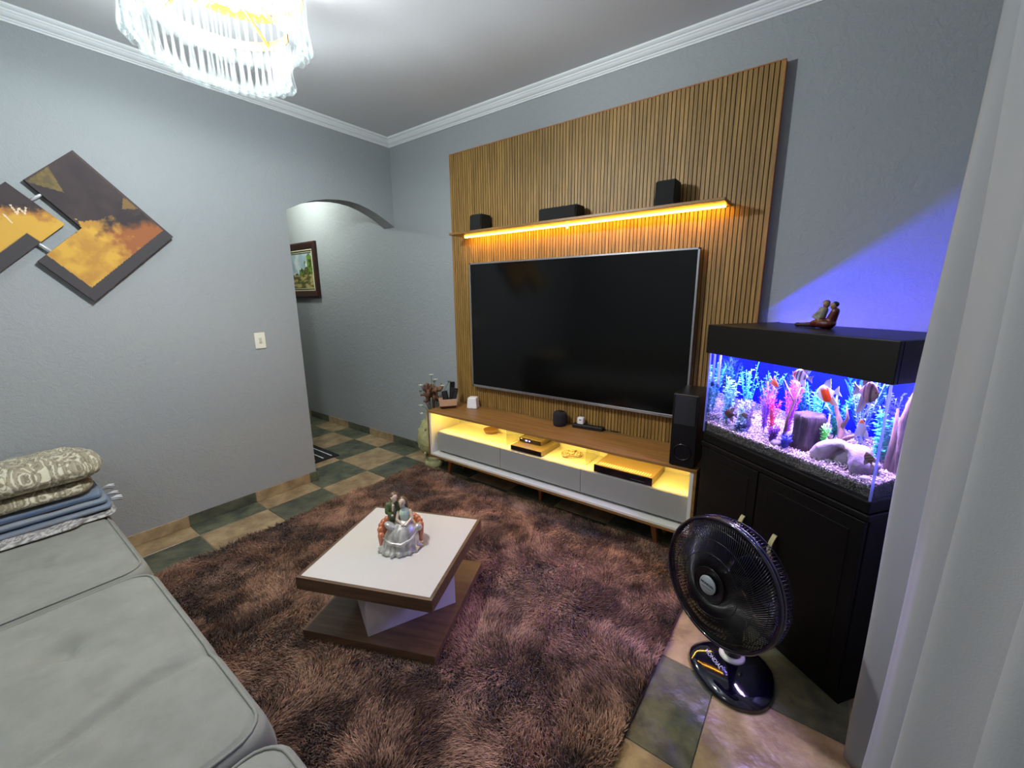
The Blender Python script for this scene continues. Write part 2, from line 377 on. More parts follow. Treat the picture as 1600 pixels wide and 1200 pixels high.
for k in range(3):
    wd = (dx1 - dx0) / 3
    cp(MB().box((dx0 + k * wd + .0012, dy, dz0), (dx0 + (k + 1) * wd - .0012, dy + .0175, dz1 - .0005)), 'drawer', GREYL, bevel=.001)
for gx in (1.575, 2.268):
    cp(MB().box((gx - .003, -.29, NF), (gx + .003, cy1 - .014, cz1 - .0185)), 'glass_divider', glassy('divider_glass', (.93, .95, .9), .1))
cp(MB().box((dx0 + .02, -.330, cz1 - .026), (dx1 - .02, -.318, cz1 - .0185)), 'led_strip', LEDC)
def leg(x, y, sx, sy):
    V = []
    for (z, w, ox, oy) in ((0, .022, .035 * sx, .01 * sy), (cz0, .046, 0, 0)):
        for a, b in ((-1, -1), (1, -1), (1, 1), (-1, 1)): V.append((x + ox + a * w / 2, y + oy + b * w / 2, z))
    return cp(MB().add(V, [(0, 3, 2, 1), (4, 5, 6, 7), (0, 1, 5, 4), (1, 2, 6, 5), (2, 3, 7, 6), (3, 0, 4, 7)]), 'leg', WOODL, bevel=.003)
for (x, y, sx, sy) in ((.95, -.28, -1, -1), (2.745, -.28, 1, -1), (.95, -.11, -1, 1), (2.745, -.11, 1, 1), (1.84, -.2, 0, 0)): leg(x, y, sx, sy)
cp(MB().box((.93, -.30, cz0 - .035), (2.765, -.275, cz0)), 'rail', WOODL, bevel=.002)

# things on and in the console
sb = thing('tower_speaker', 'tall black speaker standing on the right end of the media console', 'speaker', (2.924, -.285, cz1))
MB().box((-.069, -.135, .004), (.069, .135, .425)).build('cabinet', mat('speaker_lacquer', (5, 5, 8), .35), sb, bevel=.006)
MB().box((-.056, -.139, .25), (.056, -.134, .415)).build('front_grille', BLKM, sb, bevel=.002)
MB().tube([(.046 * math.cos(a), -.137, .09 + .046 * math.sin(a)) for a in np.linspace(0, 2 * PI, 28, endpoint=False)], .004, 8, closed=True).build('port_ring', mat('dark_chrome', (70, 70, 76), .2, metal=1), sb)
for a, b in ((-.05, -.12), (.05, -.12), (.05, .12), (-.05, .12)): MB().lathe([(.008, 0), (.008, .005)], (a, b, 0), 10).build('foot', BLK, sb)

r = thing('wifi_router', 'white tapered cube router on the left of the console top', 'router', (1.09, -.135, cz1), .35)
MB().frustum((0, 0), .095, .085, .078, .07, 0, .098).build('housing', mat('router_white', (232, 232, 236), .3), r, bevel=.009, seg=3)
MB().box((-.004, -.0425, .006), (.004, -.0405, .009)).build('status_light', SILV, r)
s = thing('smart_speaker', 'squat dark fabric smart speaker on the console under the television', 'speaker', (1.965, -.135, cz1), .1)
MB().lathe([(.040, 0), (.048, .004), (.052, .03), (.052, .085), (.048, .1), (.036, .108), (0.001, .109)], (0, 0, 0), 28).build('fabric_body', mat('speaker_fabric', (30, 30, 34), .95, bump=.5, bscale=420), s)
MB().lathe([(.030, .1085), (.030, .1105), (.001, .1108)], (0, 0, 0), 24).build('top_plate', BLK, s)
p = thing('power_strip', 'black power strip lying on the console right of the fabric speaker', 'power strip', (2.18, -.095, cz1), .12)
MB().box((-.115, -.024, 0), (.115, .024, .03)).build('body', BLK, p, bevel=.006)
for k in range(4): MB().lathe([(.013, .0295), (.013, .0315), (.006, .0318)], (-.06 + k * .048, 0, 0), 14).build('socket', BLKM, p)
MB().tube([(.112, 0, .014), (.17, .01, .01), (.22, .02, .006), (.30, .018, .005), (.40, .0, .005)], .004, 6).build('cord', BLK, p)
ch = thing('phone_charger', 'white plug charger standing in the black power strip', 'charger', (2.125, -.10, cz1 + .0315), .12)
MB().box((-.024, -.02, 0), (.024, .02, .05)).build('body', WHITEP, ch, bevel=.006, seg=3)
MB().box((-.008, -.0208, .03), (.008, -.0198, .036)).build('usb_port', BLK, ch)

# caddy with remotes
cdy = thing('remote_caddy', 'beige and brown faceted box holding black remote controls', 'caddy', (.905, -.262, cz1), math.radians(52))
cm = mat('caddy_beige', (190, 152, 122), .5); cb = mat('caddy_brown', (62, 34, 24), .55)
L_, W_ = .15, .085
def ring(z, l, w): return [(-l / 2, -w / 2, z), (l / 2, -w / 2, z), (l / 2, w / 2, z), (-l / 2, w / 2, z)]
V = ring(.025, L_ * 1.0, W_ * 1.02) + ring(.085, L_, W_) + ring(.085, L_ - .014, W_ - .014) + ring(.03, L_ - .018, W_ - .018)
F = []
for a in range(3):
    for k in range(4): F.append((a * 4 + k, a * 4 + (k + 1) % 4, a * 4 + 4 + (k + 1) % 4, a * 4 + 4 + k))
F.append((12, 13, 14, 15)); F.append((3, 2, 1, 0))
MB().add(V, F).build('box', cm, cdy, bevel=.003)
MB().add(ring(0, L_ * .8, W_ * .75) + ring(.026, L_ * 1.03, W_ * 1.06), [(0, 3, 2, 1), (4, 5, 6, 7), (0, 1, 5, 4), (1, 2, 6, 5), (2, 3, 7, 6), (3, 0, 4, 7)]).build('base', cb, cdy, bevel=.004)
for sx in (-1, 1):
    MB().add([(sx * L_ / 2 + sx * .001, -.03, .02), (sx * L_ / 2 + sx * .001, .03, .02), (sx * L_ / 2 + sx * .0025, 0, .055), (sx * L_ / 2 - .002 * sx, 0, .03)], [(0, 1, 2), (0, 1, 3), (0, 2, 3), (1, 2, 3)]).build('corner_trim', cb, cdy)
def remote(label, lx, ly, h, tilt, tilt2, w=.044):
    base = Matrix.Translation(cdy.location) @ Matrix.Rotation(math.radians(52), 4, 'Z') @ Matrix.Translation((lx, ly, .034)) @ Matrix.Rotation(tilt, 4, 'Y') @ Matrix.Rotation(tilt2, 4, 'X')
    t = thing('remote_control', label, 'remote control'); t.matrix_world = base; t.location = base.to_translation(); t.rotation_euler = base.to_euler()
    MB().box((-w / 2, -.009, 0), (w / 2, .009, h)).build('body', BLK, t, bevel=.005, seg=3)
    bt = MB()
    for a in range(3):
        for b_ in range(6): bt.box((-.013 + a * .010, -.0105, h * .3 + b_ * .016), (-.006 + a * .010, -.0085, h * .3 + b_ * .016 + .007))
    bt.build('buttons', mat('button_grey', (70, 70, 74), .5), t)
remote('tallest black remote control standing in the beige caddy', .035, .006, .2, .06, .05)
remote('short broad black remote control in front inside the caddy', -.012, .0, .12, -.12, -.05, .05)
remote('black remote control leaning at the back of the caddy', .045, -.018, .145, .22, .02, .036)

# boxes in the lit niche
g = thing('media_box', 'flat grey media box in the middle of the lit niche', 'media box', (1.80, -.208, NF))
MB().box((-.138, -.14, 0.003), (.138, .132, .042)).build('housing', mat('brushed_top', (128, 114, 96), .35, metal=.3), g, bevel=.003)
MB().box((-.138, -.145, .004), (.138, -.1395, .040)).build('front_panel', BLKG, g, bevel=.002)
MB().box((-.12, -.11, 0), (.12, .11, .004)).build('feet', BLK, g)
g = thing('set_top_box', 'small black set-top box with glowing display on the flat grey box', 'set-top box', (1.775, -.185, NF + .042), 0)
MB().box((-.102, -.07, .002), (.102, .075, .040)).build('housing', mat('stb_top', (96, 84, 66), .3, metal=.2), g, bevel=.007, seg=3)
MB().box((-.098, -.073, .005), (.098, -.069, .037)).build('front_panel', BLKG, g, bevel=.002)
MB().box((-.08, -.06, 0), (.08, .06, .003)).build('feet', BLK, g)
em = mat('display_violet', (120, 110, 230), emit=(150, 140, 255), estr=2.2)
for (a, b_, w_) in ((-.032, .021, .020), (-.004, .021, .012)):
    MB().box((a - w_ / 2, -.0738, b_ - .005), (a + w_ / 2, -.0728, b_ + .005)).build('display', em, g)
MB().box((-.09, -.0738, .026), (-.072, -.0728, .031)).build('logo', WHITEP, g)
g = thing('disc_player', 'wide black disc player with vented top at the right of the niche', 'disc player', (2.555, -.222, NF))
MB().box((-.193, -.13, .006), (.193, .13, .055)).build('housing', mat('player_top', (150, 128, 98), .35, metal=.35), g, bevel=.002)
MB().box((-.195, -.137, .005), (.195, -.129, .056)).build('front_panel', BLKG, g, bevel=.002)
MB().box((-.17, -.12, 0), (.17, .12, .007)).build('feet', BLK, g)
vm = mat('vent_light', (255, 244, 214), .6)
vme = MB().box((-.0034, -.020, 0), (.0034, .020, .0012)).mesh('vent_slot', vm)
for k in range(22): link('vent_slot', vme, g, loc=(-.168 + k * .016, -.095, .0551))
bb = MB()
for k in range(7): bb.box((.06 + k * .013, -.1382, .018), (.069 + k * .013, -.1368, .021))
bb.build('buttons', mat('button_dim', (90, 96, 120), .4), g)
# shiny curled ornament
orn = thing('curled_ornament', 'small shiny brown curled ornament between the boxes in the niche', 'ornament', (2.115, -.20, NF))
sh_m = mat('shell_brown', (92, 58, 30), .18, col2=(236, 220, 190), nscale=3, stretch=(60, 6, 60), coat=1, lo=.45, hi=.55)
for (ox, oy, an, sc) in ((-.025, -.03, .5, 1), (.035, .03, 2.6, .8)):
    P_ = []; R_ = []
    for k in range(22):
        t = k / 21; a = an + t * 5.2; rr = .040 * sc * (1 - .45 * t)
        P_.append((ox + rr * math.cos(a), oy + rr * math.sin(a), .017 * sc + .004)); R_.append(.021 * sc * (1 - .6 * t) + .002)
    MB().tube(P_, R_, 10).build('shell_coil', sh_m, orn)
bw = thing('small_bowl', 'small brown bowl at the back of the left niche', 'bowl', (1.28, -.13, NF))
MB().lathe([(.03, 0), (.05, .008), (.062, .03), (.064, .036), (.060, .036), (.048, .014), (.001, .009)], (0, 0, 0), 28).build('bowl_body', mat('bowl_brown', (132, 100, 66), .3), bw)

# ------------------------------------------------------------------ floor vase with dried arrangement
vz = thing('floor_vase', 'pale yellow sculpted floor vase at the left end of the console', 'vase', (.615, -.19, 0))
vm_ = mat('vase_cream', (186, 180, 128), .6, col2=(148, 148, 104), nscale=14, bump=.5, bscale=26, bdist=.01)
MB().lathe([(.088, 0), (.092, .012), (.09, .045), (.078, .052), (.072, .062), (.08, .08), (.078, .10), (.062, .115)], (0, 0, 0), 28).build('plinth', vm_, vz)
MB().lathe([(.062, .11), (.105, .14), (.135, .19), (.150, .26), (.146, .32), (.120, .39), (.085, .45), (.058, .50), (.055, .535), (.066, .55), (.062, .552), (.046, .53), (.045, .48), (.001, .45)], (0, 0, 0), 36,
           wob=lambda a, z: 1 + .05 * math.sin(5 * a + z * 30) * (1 if z > .12 else 0)).build('body', vm_, vz)
rl = MB()
for k in range(26):
    a = k * 2.4; z = .13 + .3 * (k / 26); rr = .147 - .22 * abs(z - .27)
    rl.ell((rr * math.cos(a), rr * math.sin(a), z), (.014, .014, .02), 8, 5)
o = rl.build('relief', vm_, vz); remesh(o, .004); tag(o, kind='stuff')
dv = thing('dried_bouquet', 'dried brown curly pods with small white flowers in the floor vase', 'dried flowers', (.63, -.19, .46))
pm = mat('dried_pod', (112, 74, 50), .6, col2=(58, 34, 24), nscale=20); pm2 = mat('dried_pod_inner', (124, 92, 66), .7)
for k in range(11):
    a = k * 2.4; R0 = .02 + .085 * math.sqrt(k / 11); zz = .17 + .10 * random.random() + .07 * (1 - k / 11)
    cx_, cy_ = R0 * math.cos(a), R0 * math.sin(a) * .8
    MB().tube([(cx_ * .1, cy_ * .1, .0), (cx_ * .5, cy_ * .5, .1), (cx_, cy_, zz)], .003, 5).build('stem', pm, dv)
    P_ = []; R_ = []
    tl = random.uniform(0, PI)
    for j in range(16):
        t = j / 15; b_ = t * 4.6 + tl; rr = .042 * (1 - .35 * t)
        P_.append((cx_ + rr * math.cos(b_) * math.cos(a), cy_ + rr * math.cos(b_) * math.sin(a) + .02 * (t - .5), zz + .012 + rr * math.sin(b_))); R_.append(.020 * math.sin(PI * (t * .85 + .1)) + .002)
    MB().tube(P_, R_, 7).build('curly_pod', pm if k % 3 else pm2, dv)
fm = mat('white_petal', (205, 212, 190), .7); gm = mat('dull_green_leaf', (70, 84, 62), .7)
for (fx, fy, fz, bloom) in ((.0, .0, .42, 1), (.04, .01, .38, 1), (-.13, -.02, .31, 1), (-.12, -.04, .12, 1), (-.085, -.06, .05, 1), (.03, .0, .36, 0), (.12, .02, .33, 1), (-.145, -.02, .25, 0), (.18, .04, .37, 0)):
    MB().tube([(0, 0, .02), (fx * .5, fy * .5, max(.1, fz * .6)), (fx, fy, fz)], .002, 5).build('stem', gm, dv)
    pb = MB()
    for q in range(5 if bloom else 3):
        a = q * 2 * PI / 5; d_ = Vector((math.cos(a), math.sin(a), .5)); c_ = Vector((fx, fy, fz)) + d_ * .012
        pb.ell(c_, (.013, .008, .003), 8, 4, Matrix.Rotation(a, 3, 'Z') @ Matrix.Rotation(-.5, 3, 'Y'))
    pb.build('flower' if bloom else 'leaf_cluster', fm if bloom else gm, dv)

# ------------------------------------------------------------------ shag rug
RX0, RX1, RY0, RY1 = 0.52, 3.07, -2.46, -0.30
rug = thing('shag_rug', 'large brown shaggy rug under the coffee table', 'rug', (1.8, -1.4, 0))
rel(MB().box((RX0, RY0, 0.002), (RX1, RY1, 0.010)).build('backing', mat('rug_backing', (66, 46, 36), .95), bevel=.002), rug)
def rug_pile():
    per = 56000; n = int((RX1 - RX0) * (RY1 - RY0) * per)
    x = rng.uniform(RX0 + .004, RX1 - .004, n); y = rng.uniform(RY0 + .004, RY1 - .004, n)
    # lean field: smooth random vector field evaluated on a grid
    G = 150; gx = np.linspace(RX0, RX1, G); gy = np.linspace(RY0, RY1, G)
    fa = np.zeros((G, G)); fb = np.zeros((G, G)); fh = np.zeros((G, G)); fc = np.zeros((G, G))
    for i in range(G):
        for j in range(G):
            px, py = gx[i], gy[j]
            fa[i, j] = noise.noise(Vector((px * 3.2, py * 3.2, 3.3))) + .35 * noise.noise(Vector((px * 9, py * 9, 1.3)))
            fb[i, j] = noise.noise(Vector((px * 3.2, py * 3.2, 9.1))) + .35 * noise.noise(Vector((px * 9, py * 9, 7.3)))
            fh[i, j] = noise.noise(Vector((px * 9, py * 9, 15.))); fc[i, j] = noise.noise(Vector((px * 3.4, py * 3.4, 25.))) + .8 * noise.noise(Vector((px * 9, py * 9, 35.))) + .5 * noise.noise(Vector((px * 22, py * 22, 45.)))
    def smp(f):
        u = (x - RX0) / (RX1 - RX0) * (G - 1); v = (y - RY0) / (RY1 - RY0) * (G - 1)
        i = np.clip(u.astype(int), 0, G - 2); j = np.clip(v.astype(int), 0, G - 2); a = u - i; b = v - j
        return f[i, j] * (1 - a) * (1 - b) + f[i + 1, j] * a * (1 - b) + f[i, j + 1] * (1 - a) * b + f[i + 1, j + 1] * a * b
    lx, ly = smp(fa) * 1.5 + .12, smp(fb) * 1.5 - .10; hh = smp(fh); cc = smp(fc)
    lx += rng.normal(0, .28, n); ly += rng.normal(0, .28, n)
    mg = np.sqrt(lx ** 2 + ly ** 2) + 1e-6; sat = np.minimum(mg, 1.25) / mg; lx *= sat; ly *= sat
    Ln = .046 * (1 + .35 * hh) * rng.uniform(.7, 1.2, n); wd = rng.uniform(.0013, .0026, n)
    ph = rng.uniform(0, 2 * PI, n); wx, wy = np.cos(ph), np.sin(ph)
    V = np.zeros((n, 7, 3), np.float32); ts = (0, .4, .75, 1.0)
    k = 0
    for t in ts:
        hor = Ln * (t ** 1.5) * .78; ver = Ln * t * (1 - .38 * t * np.sqrt(np.minimum(lx ** 2 + ly ** 2, 1.5)))
        wig = .003 * np.sin(5 * t + ph) * t
        cxp = x + lx * hor + wig * wy; cyp = y + ly * hor - wig * wx; cz = .009 + np.maximum(ver, 0.001) * .82
        ww = wd * (1 - .55 * t)
        if t < 1:
            V[:, k, 0] = cxp - wx * ww; V[:, k, 1] = cyp - wy * ww; V[:, k, 2] = cz
            V[:, k + 1, 0] = cxp + wx * ww; V[:, k + 1, 1] = cyp + wy * ww; V[:, k + 1, 2] = cz; k += 2
        else: V[:, k, 0] = cxp; V[:, k, 1] = cyp; V[:, k, 2] = cz
    base = (np.arange(n) * 7)[:, None]
    q = np.concatenate([base + np.array([[0, 1, 3, 2]]), base + np.array([[2, 3, 5, 4]])], 1).reshape(-1, 4)
    tr = base + np.array([[4, 5, 6]])
    me = bpy.data.meshes.new('pile'); nv = n * 7; npoly = 3 * n; nl = 11 * n
    me.vertices.add(nv); me.vertices.foreach_set('co', V.reshape(-1))
    me.loops.add(nl); me.loops.foreach_set('vertex_index', np.concatenate([q.reshape(-1), tr.reshape(-1)]).astype(np.int32))
    me.polygons.add(npoly)
    ls = np.concatenate([np.arange(2 * n) * 4, 8 * n + np.arange(n) * 3]).astype(np.int32)
    me.polygons.foreach_set('loop_start', ls)
    me.polygons.foreach_set('use_smooth', np.ones(npoly, bool))
    me.update(calc_edges=True)
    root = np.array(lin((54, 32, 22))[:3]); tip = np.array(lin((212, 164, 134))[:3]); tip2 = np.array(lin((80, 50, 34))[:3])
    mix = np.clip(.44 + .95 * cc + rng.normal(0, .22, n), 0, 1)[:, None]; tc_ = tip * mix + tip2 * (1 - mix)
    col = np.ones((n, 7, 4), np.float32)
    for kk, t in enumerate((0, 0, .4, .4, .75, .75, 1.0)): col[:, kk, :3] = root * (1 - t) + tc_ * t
    a = me.color_attributes.new('Col', 'FLOAT_COLOR', 'POINT'); a.data.foreach_set('color', col.reshape(-1))
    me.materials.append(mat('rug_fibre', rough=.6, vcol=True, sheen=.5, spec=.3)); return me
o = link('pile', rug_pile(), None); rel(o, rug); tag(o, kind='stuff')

# ------------------------------------------------------------------ coffee table
TA = math.atan2(.264, .623)
tb = thing('coffee_table', 'low square coffee table with white top and wooden edge on the rug', 'coffee table', (1.86, -1.585, .030), TA)
hw = .335; zt = .322
MB().box((-hw + .016, -hw + .016, zt - .012), (hw - .016, hw - .016, zt)).build('white_top', TTOP, tb)
fr = MB(); fr.box((-hw, -hw, zt - .062), (hw, -hw + .016, zt)); fr.box((-hw, hw - .016, zt - .062), (hw, hw, zt)); fr.box((-hw, -hw + .016, zt - .062), (-hw + .016, hw - .016, zt)); fr.box((hw - .016, -hw + .016, zt - .062), (hw, hw - .016, zt))
fr.build('edge_frame', WOODT, tb, bevel=.001)
MB().box((-hw + .016, -hw + .016, zt - .06), (hw - .016, hw - .016, zt - .048)).build('underside', WOODT, tb)
MB().box((-hw, -hw, 0), (hw, hw, .042)).build('base_plate', WOODT, tb, bevel=.001)
PR = Matrix.Rotation(math.radians(43.5), 4, 'Z')
MB().box((-.215, -.215, .042), (.215, .215, zt - .06), PR).build('pedestal', mat('pedestal_white', (214, 208, 210), .4), tb, bevel=.001)

# ------------------------------------------------------------------ porcelain couple on the table
fg = thing('porcelain_figurine', 'painted porcelain figurine of a courting couple on an orange seat', 'figurine', (1.875, -1.575, .030 + zt), math.radians(50))
# local frame: -Y faces the viewer, +X to the viewer's right
pr = dict(coat=.6)
sil = mat('glaze_silver', (150, 146, 138), .28, col2=(214, 208, 200), nscale=14, stretch=(3, 3, .6), metal=.35, coat=.5)
mint = mat('glaze_mint', (190, 214, 196), .25, coat=.6); skin = mat('glaze_skin', (208, 182, 160), .3, coat=.5)
grn = mat('glaze_green', (56, 70, 34), .3, coat=.6, col2=(84, 96, 52), nscale=30); orng = mat('glaze_orange', (176, 92, 58), .22, coat=.8, col2=(206, 124, 88), nscale=12); hair = mat('glaze_hair', (104, 78, 56), .35, coat=.4)
b_ = MB(); prof_ = []
# curved seat back with ribs
for k in range(15):
    a = math.radians(-12 + k * (204 / 14)); rr = .095
    x_, y_ = rr * math.cos(a), .012 + .07 * math.sin(a); h_ = .07 + .055 * math.sin(PI * (k / 14)) ** .6
    b_.cap((x_, y_, .02), (x_ * 1.05, y_ * 1.05, h_), .016, .0165, 10)
b_.ell((0, 0, .03), (.09, .07, .03), 18, 9)
o = b_.build('seat', orng, fg); 
d_ = MB()
def dwob(a, z):
    f = max(0, 1 - z / .13); return 1 + .05 * math.sin(15 * a) * f + (.05 * math.sin(22 * a + 1) if z < .02 else 0) + .10 * math.cos(a + 1.2) * (1 - f) * .5
d_.lathe([(.088, 0), (.104, .002), (.108, .010), (.098, .020), (.092, .024), (.090, .045), (.082, .075), (.072, .1), (.056, .125), (.036, .142), (.02, .15)], (-.004, -.018, 0), 90, wob=dwob)
d_.v = [(p[0] + (.02 * max(0, p[2] - .03) / .1), p[1] * .92 + .01 * p[2] / .1, p[2]) for p in d_.v]
d_.build('gown', sil, fg)
d_ = MB(); d_.tube([(-.085, -.03, .07), (-.055, -.075, .062), (0, -.096, .055), (.05, -.08, .068), (.082, -.04, .092)], [.004, .009, .010, .009, .004], 8)
d_.ell((-.045, -.02, .125), (.036, .03, .018), 12, 8, Matrix.Rotation(.5, 3, 'Y')); d_.ell((.085, -.02, .10), (.022, .022, .02), 10, 8)
o = d_.build('gown_drape', sil, fg)
t_ = MB(); t_.cap((.022, 0, .135), (.022, .0, .178), .024, .030); t_.cap((.022, 0, .178), (.020, 0, .205), .027, .010); t_.cap((.02, 0, .2), (.017, -.002, .222), .008, .009)
o = t_.build('bodice', mint, fg); remesh(o, .0025)
t_ = MB(); t_.cap((-.006, -.002, .185), (-.014, -.022, .155), .010, .008); t_.cap((-.014, -.022, .155), (.012, -.045, .138), .008, .006)
t_.cap((.05, -.002, .185), (.06, -.02, .155), .010, .008); t_.cap((.06, -.02, .155), (.03, -.046, .136), .008, .006)
t_.ell((.012, -.048, .136), (.009, .007, .006)); t_.ell((.028, -.048, .134), (.009, .007, .006))
o = t_.build('arms', skin, fg); remesh(o, .0022)
def head(nm, c, sc, turn, m=skin):
    h = MB(); h.ell((0, 0, 0), (.0165 * sc, .018 * sc, .021 * sc), 16, 12); h.ell((0, -.017 * sc, -.003 * sc), (.003 * sc, .005 * sc, .005 * sc), 8, 6)
    h.ell((0, -.013 * sc, -.013 * sc), (.007 * sc, .006 * sc, .006 * sc), 8, 6); h.ell((0, 0, -.024 * sc), (.008 * sc, .008 * sc, .012 * sc), 10, 6)
    for s_ in (-1, 1): h.ell((.0165 * sc * s_, .001, -.002 * sc), (.003 * sc, .004 * sc, .005 * sc), 8, 6)
    o = h.build(nm, m, fg, xf=Matrix.Translation(c) @ Matrix.Rotation(turn, 4, 'Z') @ Matrix.Rotation(.25, 4, 'Y')); remesh(o, .0018)
    e = MB()
    for s_ in (-1, 1): e.ell((.0065 * sc * s_, -.0155 * sc, .002 * sc), (.0022 * sc, .0014 * sc, .0016 * sc), 8, 5)
    e.build('eyes', BLK, o, xf=Matrix.Translation(c) @ Matrix.Rotation(turn, 4, 'Z') @ Matrix.Rotation(.25, 4, 'Y'))
    e = MB(); e.ell((0, -.0158 * sc, -.0105 * sc), (.004 * sc, .002 * sc, .0014 * sc), 8, 5)
    e.build('lips', mat('glaze_lip', (160, 70, 60), .4), o, xf=Matrix.Translation(c) @ Matrix.Rotation(turn, 4, 'Z') @ Matrix.Rotation(.25, 4, 'Y'))
head('woman_head', (.015, -.004, .238), .98, -.3)
h = MB(); h.ell((.018, .006, .245), (.019, .018, .019), 14, 10); h.cap((.032, .010, .24), (.036, .008, .200), .010, .007); h.cap((.036, .008, .2), (.042, .002, .175), .007, .003)
o = h.build('woman_hair', hair, fg); remesh(o, .0022)
h = MB(); h.cap((-.032, .025, .13), (-.03, .02, .215), .03, .028); h.cap((-.03, .02, .215), (-.022, .014, .232), .026, .012)
h.cap((-.056, .014, .222), (-.060, -.004, .192), .014, .011); h.cap((-.060, -.004, .192), (-.040, -.016, .178), .010, .008); h.cap((-.004, .012, .222), (.006, .0, .185), .014, .010)
o = h.build('man_coat', grn, fg); remesh(o, .0025)
h = MB(); h.ell((-.036, -.018, .178), (.008, .007, .007)); h.cap((-.028, -.006, .225), (-.032, -.012, .2), .008, .005)
o = h.build('man_hand_and_collar', skin, fg); remesh(o, .0022)
head('man_head', (-.022, .006, .262), 1.0, .35)
h = MB(); h.ell((-.024, .013, .270), (.019, .019, .018), 14, 10); h.ell((-.036, .014, .255), (.007, .01, .014))
o = h.build('man_hair', hair, fg); remesh(o, .0022)

# ------------------------------------------------------------------ sofa
sofa = thing('sofa', 'light grey-green suede sofa with three wide tufted seats', 'sofa', (1.95, -3.2, 0))
def rrect(th, a, b, r):
    """point on a rounded rectangle at angle-like parameter 0..1"""
    per = [(a - r, b, 2 * (a - r)), ]
    segs = [('l', (a, -(b - r)), (a, b - r)), ('c', (a - r, b - r), 0), ('l', (a - r, b), (-(a - r), b)), ('c', (-(a - r), b - r), PI / 2),
            ('l', (-a, b - r), (-a, -(b - r))), ('c', (-(a - r), -(b - r)), PI), ('l', (-(a - r), -b), (a - r, -b)), ('c', (a - r, -(b - r)), 1.5 * PI)]
    ln = [2 * (b - r), PI / 2 * r, 2 * (a - r), PI / 2 * r, 2 * (b - r), PI / 2 * r, 2 * (a - r), PI / 2 * r]
    s = th * sum(ln)
    for sg, l in zip(segs, ln):
        if s <= l + 1e-9:
            t = s / l
            if sg[0] == 'l': return (lerp(sg[1][0], sg[2][0], t), lerp(sg[1][1], sg[2][1], t))
            an = sg[2] + t * PI / 2; return (sg[1][0] + r * math.cos(an), sg[1][1] + r * math.sin(an))
        s -= l
    return (a, -(b - r))
SZ = 0.455
def cushion(x0, x1, y0, y1, z0, z1, dips, creases, seed):
    a, b = (x1 - x0) / 2, (y1 - y0) / 2; cx_, cy_ = (x0 + x1) / 2, (y0 + y1) / 2; NT = 168; V = []; F = []
    ms = list(np.linspace(0.02, .9, 44)) + [.925, .94, .95, .958, .966, .975, .985, .993, 1.0]
    def zf(px, py, m):
        e = (1 - m) * min(a, b); z = z1 + .012 * (1 - m ** 4)
        if e < .045: z -= .045 - math.sqrt(max(0, .045 ** 2 - (.045 - e) ** 2))
        se = abs(m - .952); z -= .006 * math.exp(-(se / .006) ** 2)                      # seam line
        for (qx, qy, r_, dp) in dips: z -= dp * math.exp(-((px - qx) ** 2 + (py - qy) ** 2) / r_ ** 2)
        for (p0, p1, w_, dp) in creases:
            p0v, p1v = Vector(p0), Vector(p1); d = p1v - p0v; t = max(0, min(1, (Vector((px, py)) - p0v).dot(d) / d.length_squared))
            q = p0v + d * t; off = .02 * math.sin(t * 7 + seed); nrm = Vector((-d.y, d.x)).normalized(); ds = (Vector((px, py)) - q - nrm * off).length
            z -= dp * math.exp(-(ds / w_) ** 2) * math.sin(PI * min(1, t * .9 + .1))
        z += .006 * nz(px, py, seed, 5) * (1 - m ** 6) + .003 * nz(px, py, seed, 14) * (1 - m ** 6)
        return z
    V.append((cx_, cy_, zf(cx_, cy_, 0)))
    for m_ in ms:
        for k in range(NT):
            p, q = rrect(k / NT, a, b, .075); x_, y_ = cx_ + p * m_, cy_ + q * m_; V.append((x_, y_, zf(x_, y_, m_)))
    for (zz, off) in ((z1 - .075, .006), (z1 - .11, .008), (z0 + .03, .006), (z0, -.02)):
        for k in range(NT):
            p, q = rrect(k / NT, a + off, b + off, .078); V.append((cx_ + p, cy_ + q, zz))
    nr = len(ms) + 4
    for k in range(NT): F.append((0, 1 + k, 1 + (k + 1) % NT))
    for i in range(nr - 1):
        for k in range(NT): k2 = (k + 1) % NT; F.append((1 + i * NT + k, 1 + (i + 1) * NT + k, 1 + (i + 1) * NT + k2, 1 + i * NT + k2))
    F.append(tuple(1 + (nr - 1) * NT + k for k in range(NT)))
    o = rel(MB().add(V, F, True).build('seat_cushion', FABS), sofa)
    pts = []
    for k in range(NT): p, q = rrect(k / NT, a * .962, b * .962, .075); x_, y_ = cx_ + p, cy_ + q; pts.append((x_, y_, zf(x_, y_, .962) + .001))
    pi_ = MB().tube(pts, .0048, 6, closed=True).build('piping', FABS); pi_.parent = o
    return o
cushion(.10, 1.236, -3.62, -2.415, .24, SZ, [(.80, -2.72, .05, .022)], [((.80, -2.72), (.95, -2.66), .02, .010)], 1.)
cushion(1.242, 2.40, -3.62, -2.415, .24, SZ, [(1.56, -2.74, .055, .042), (1.38, -2.76, .05, .012)], [((1.95, -2.40), (2.02, -2.95), .020, .034), ((1.56, -2.74), (1.50, -2.5), .03, .012), ((1.56, -2.74), (1.72, -2.62), .018, .016), ((1.35, -2.82), (1.48, -2.62), .018, .012)], 2.)
cushion(2.406, 3.40, -3.62, -2.415, .24, SZ, [(2.9, -2.74, .05, .016)], [], 3.)
rel(MB().box((.08, -3.62, .04), (3.42, -2.50, .24)).build('base', FABS, bevel=.02), sofa)
rel(MB().box((.08, -3.95, .04), (3.42, -3.64, .86)).build('backrest', FABS, bevel=.06, seg=4), sofa)
for fx, fy in ((.2, -2.58), (3.3, -2.58), (.2, -3.85), (3.3, -3.85)):
    rel(MB().box((fx - .03, fy - .03, 0.001), (fx + .03, fy + .03, .042)).build('foot', BLK), sofa)

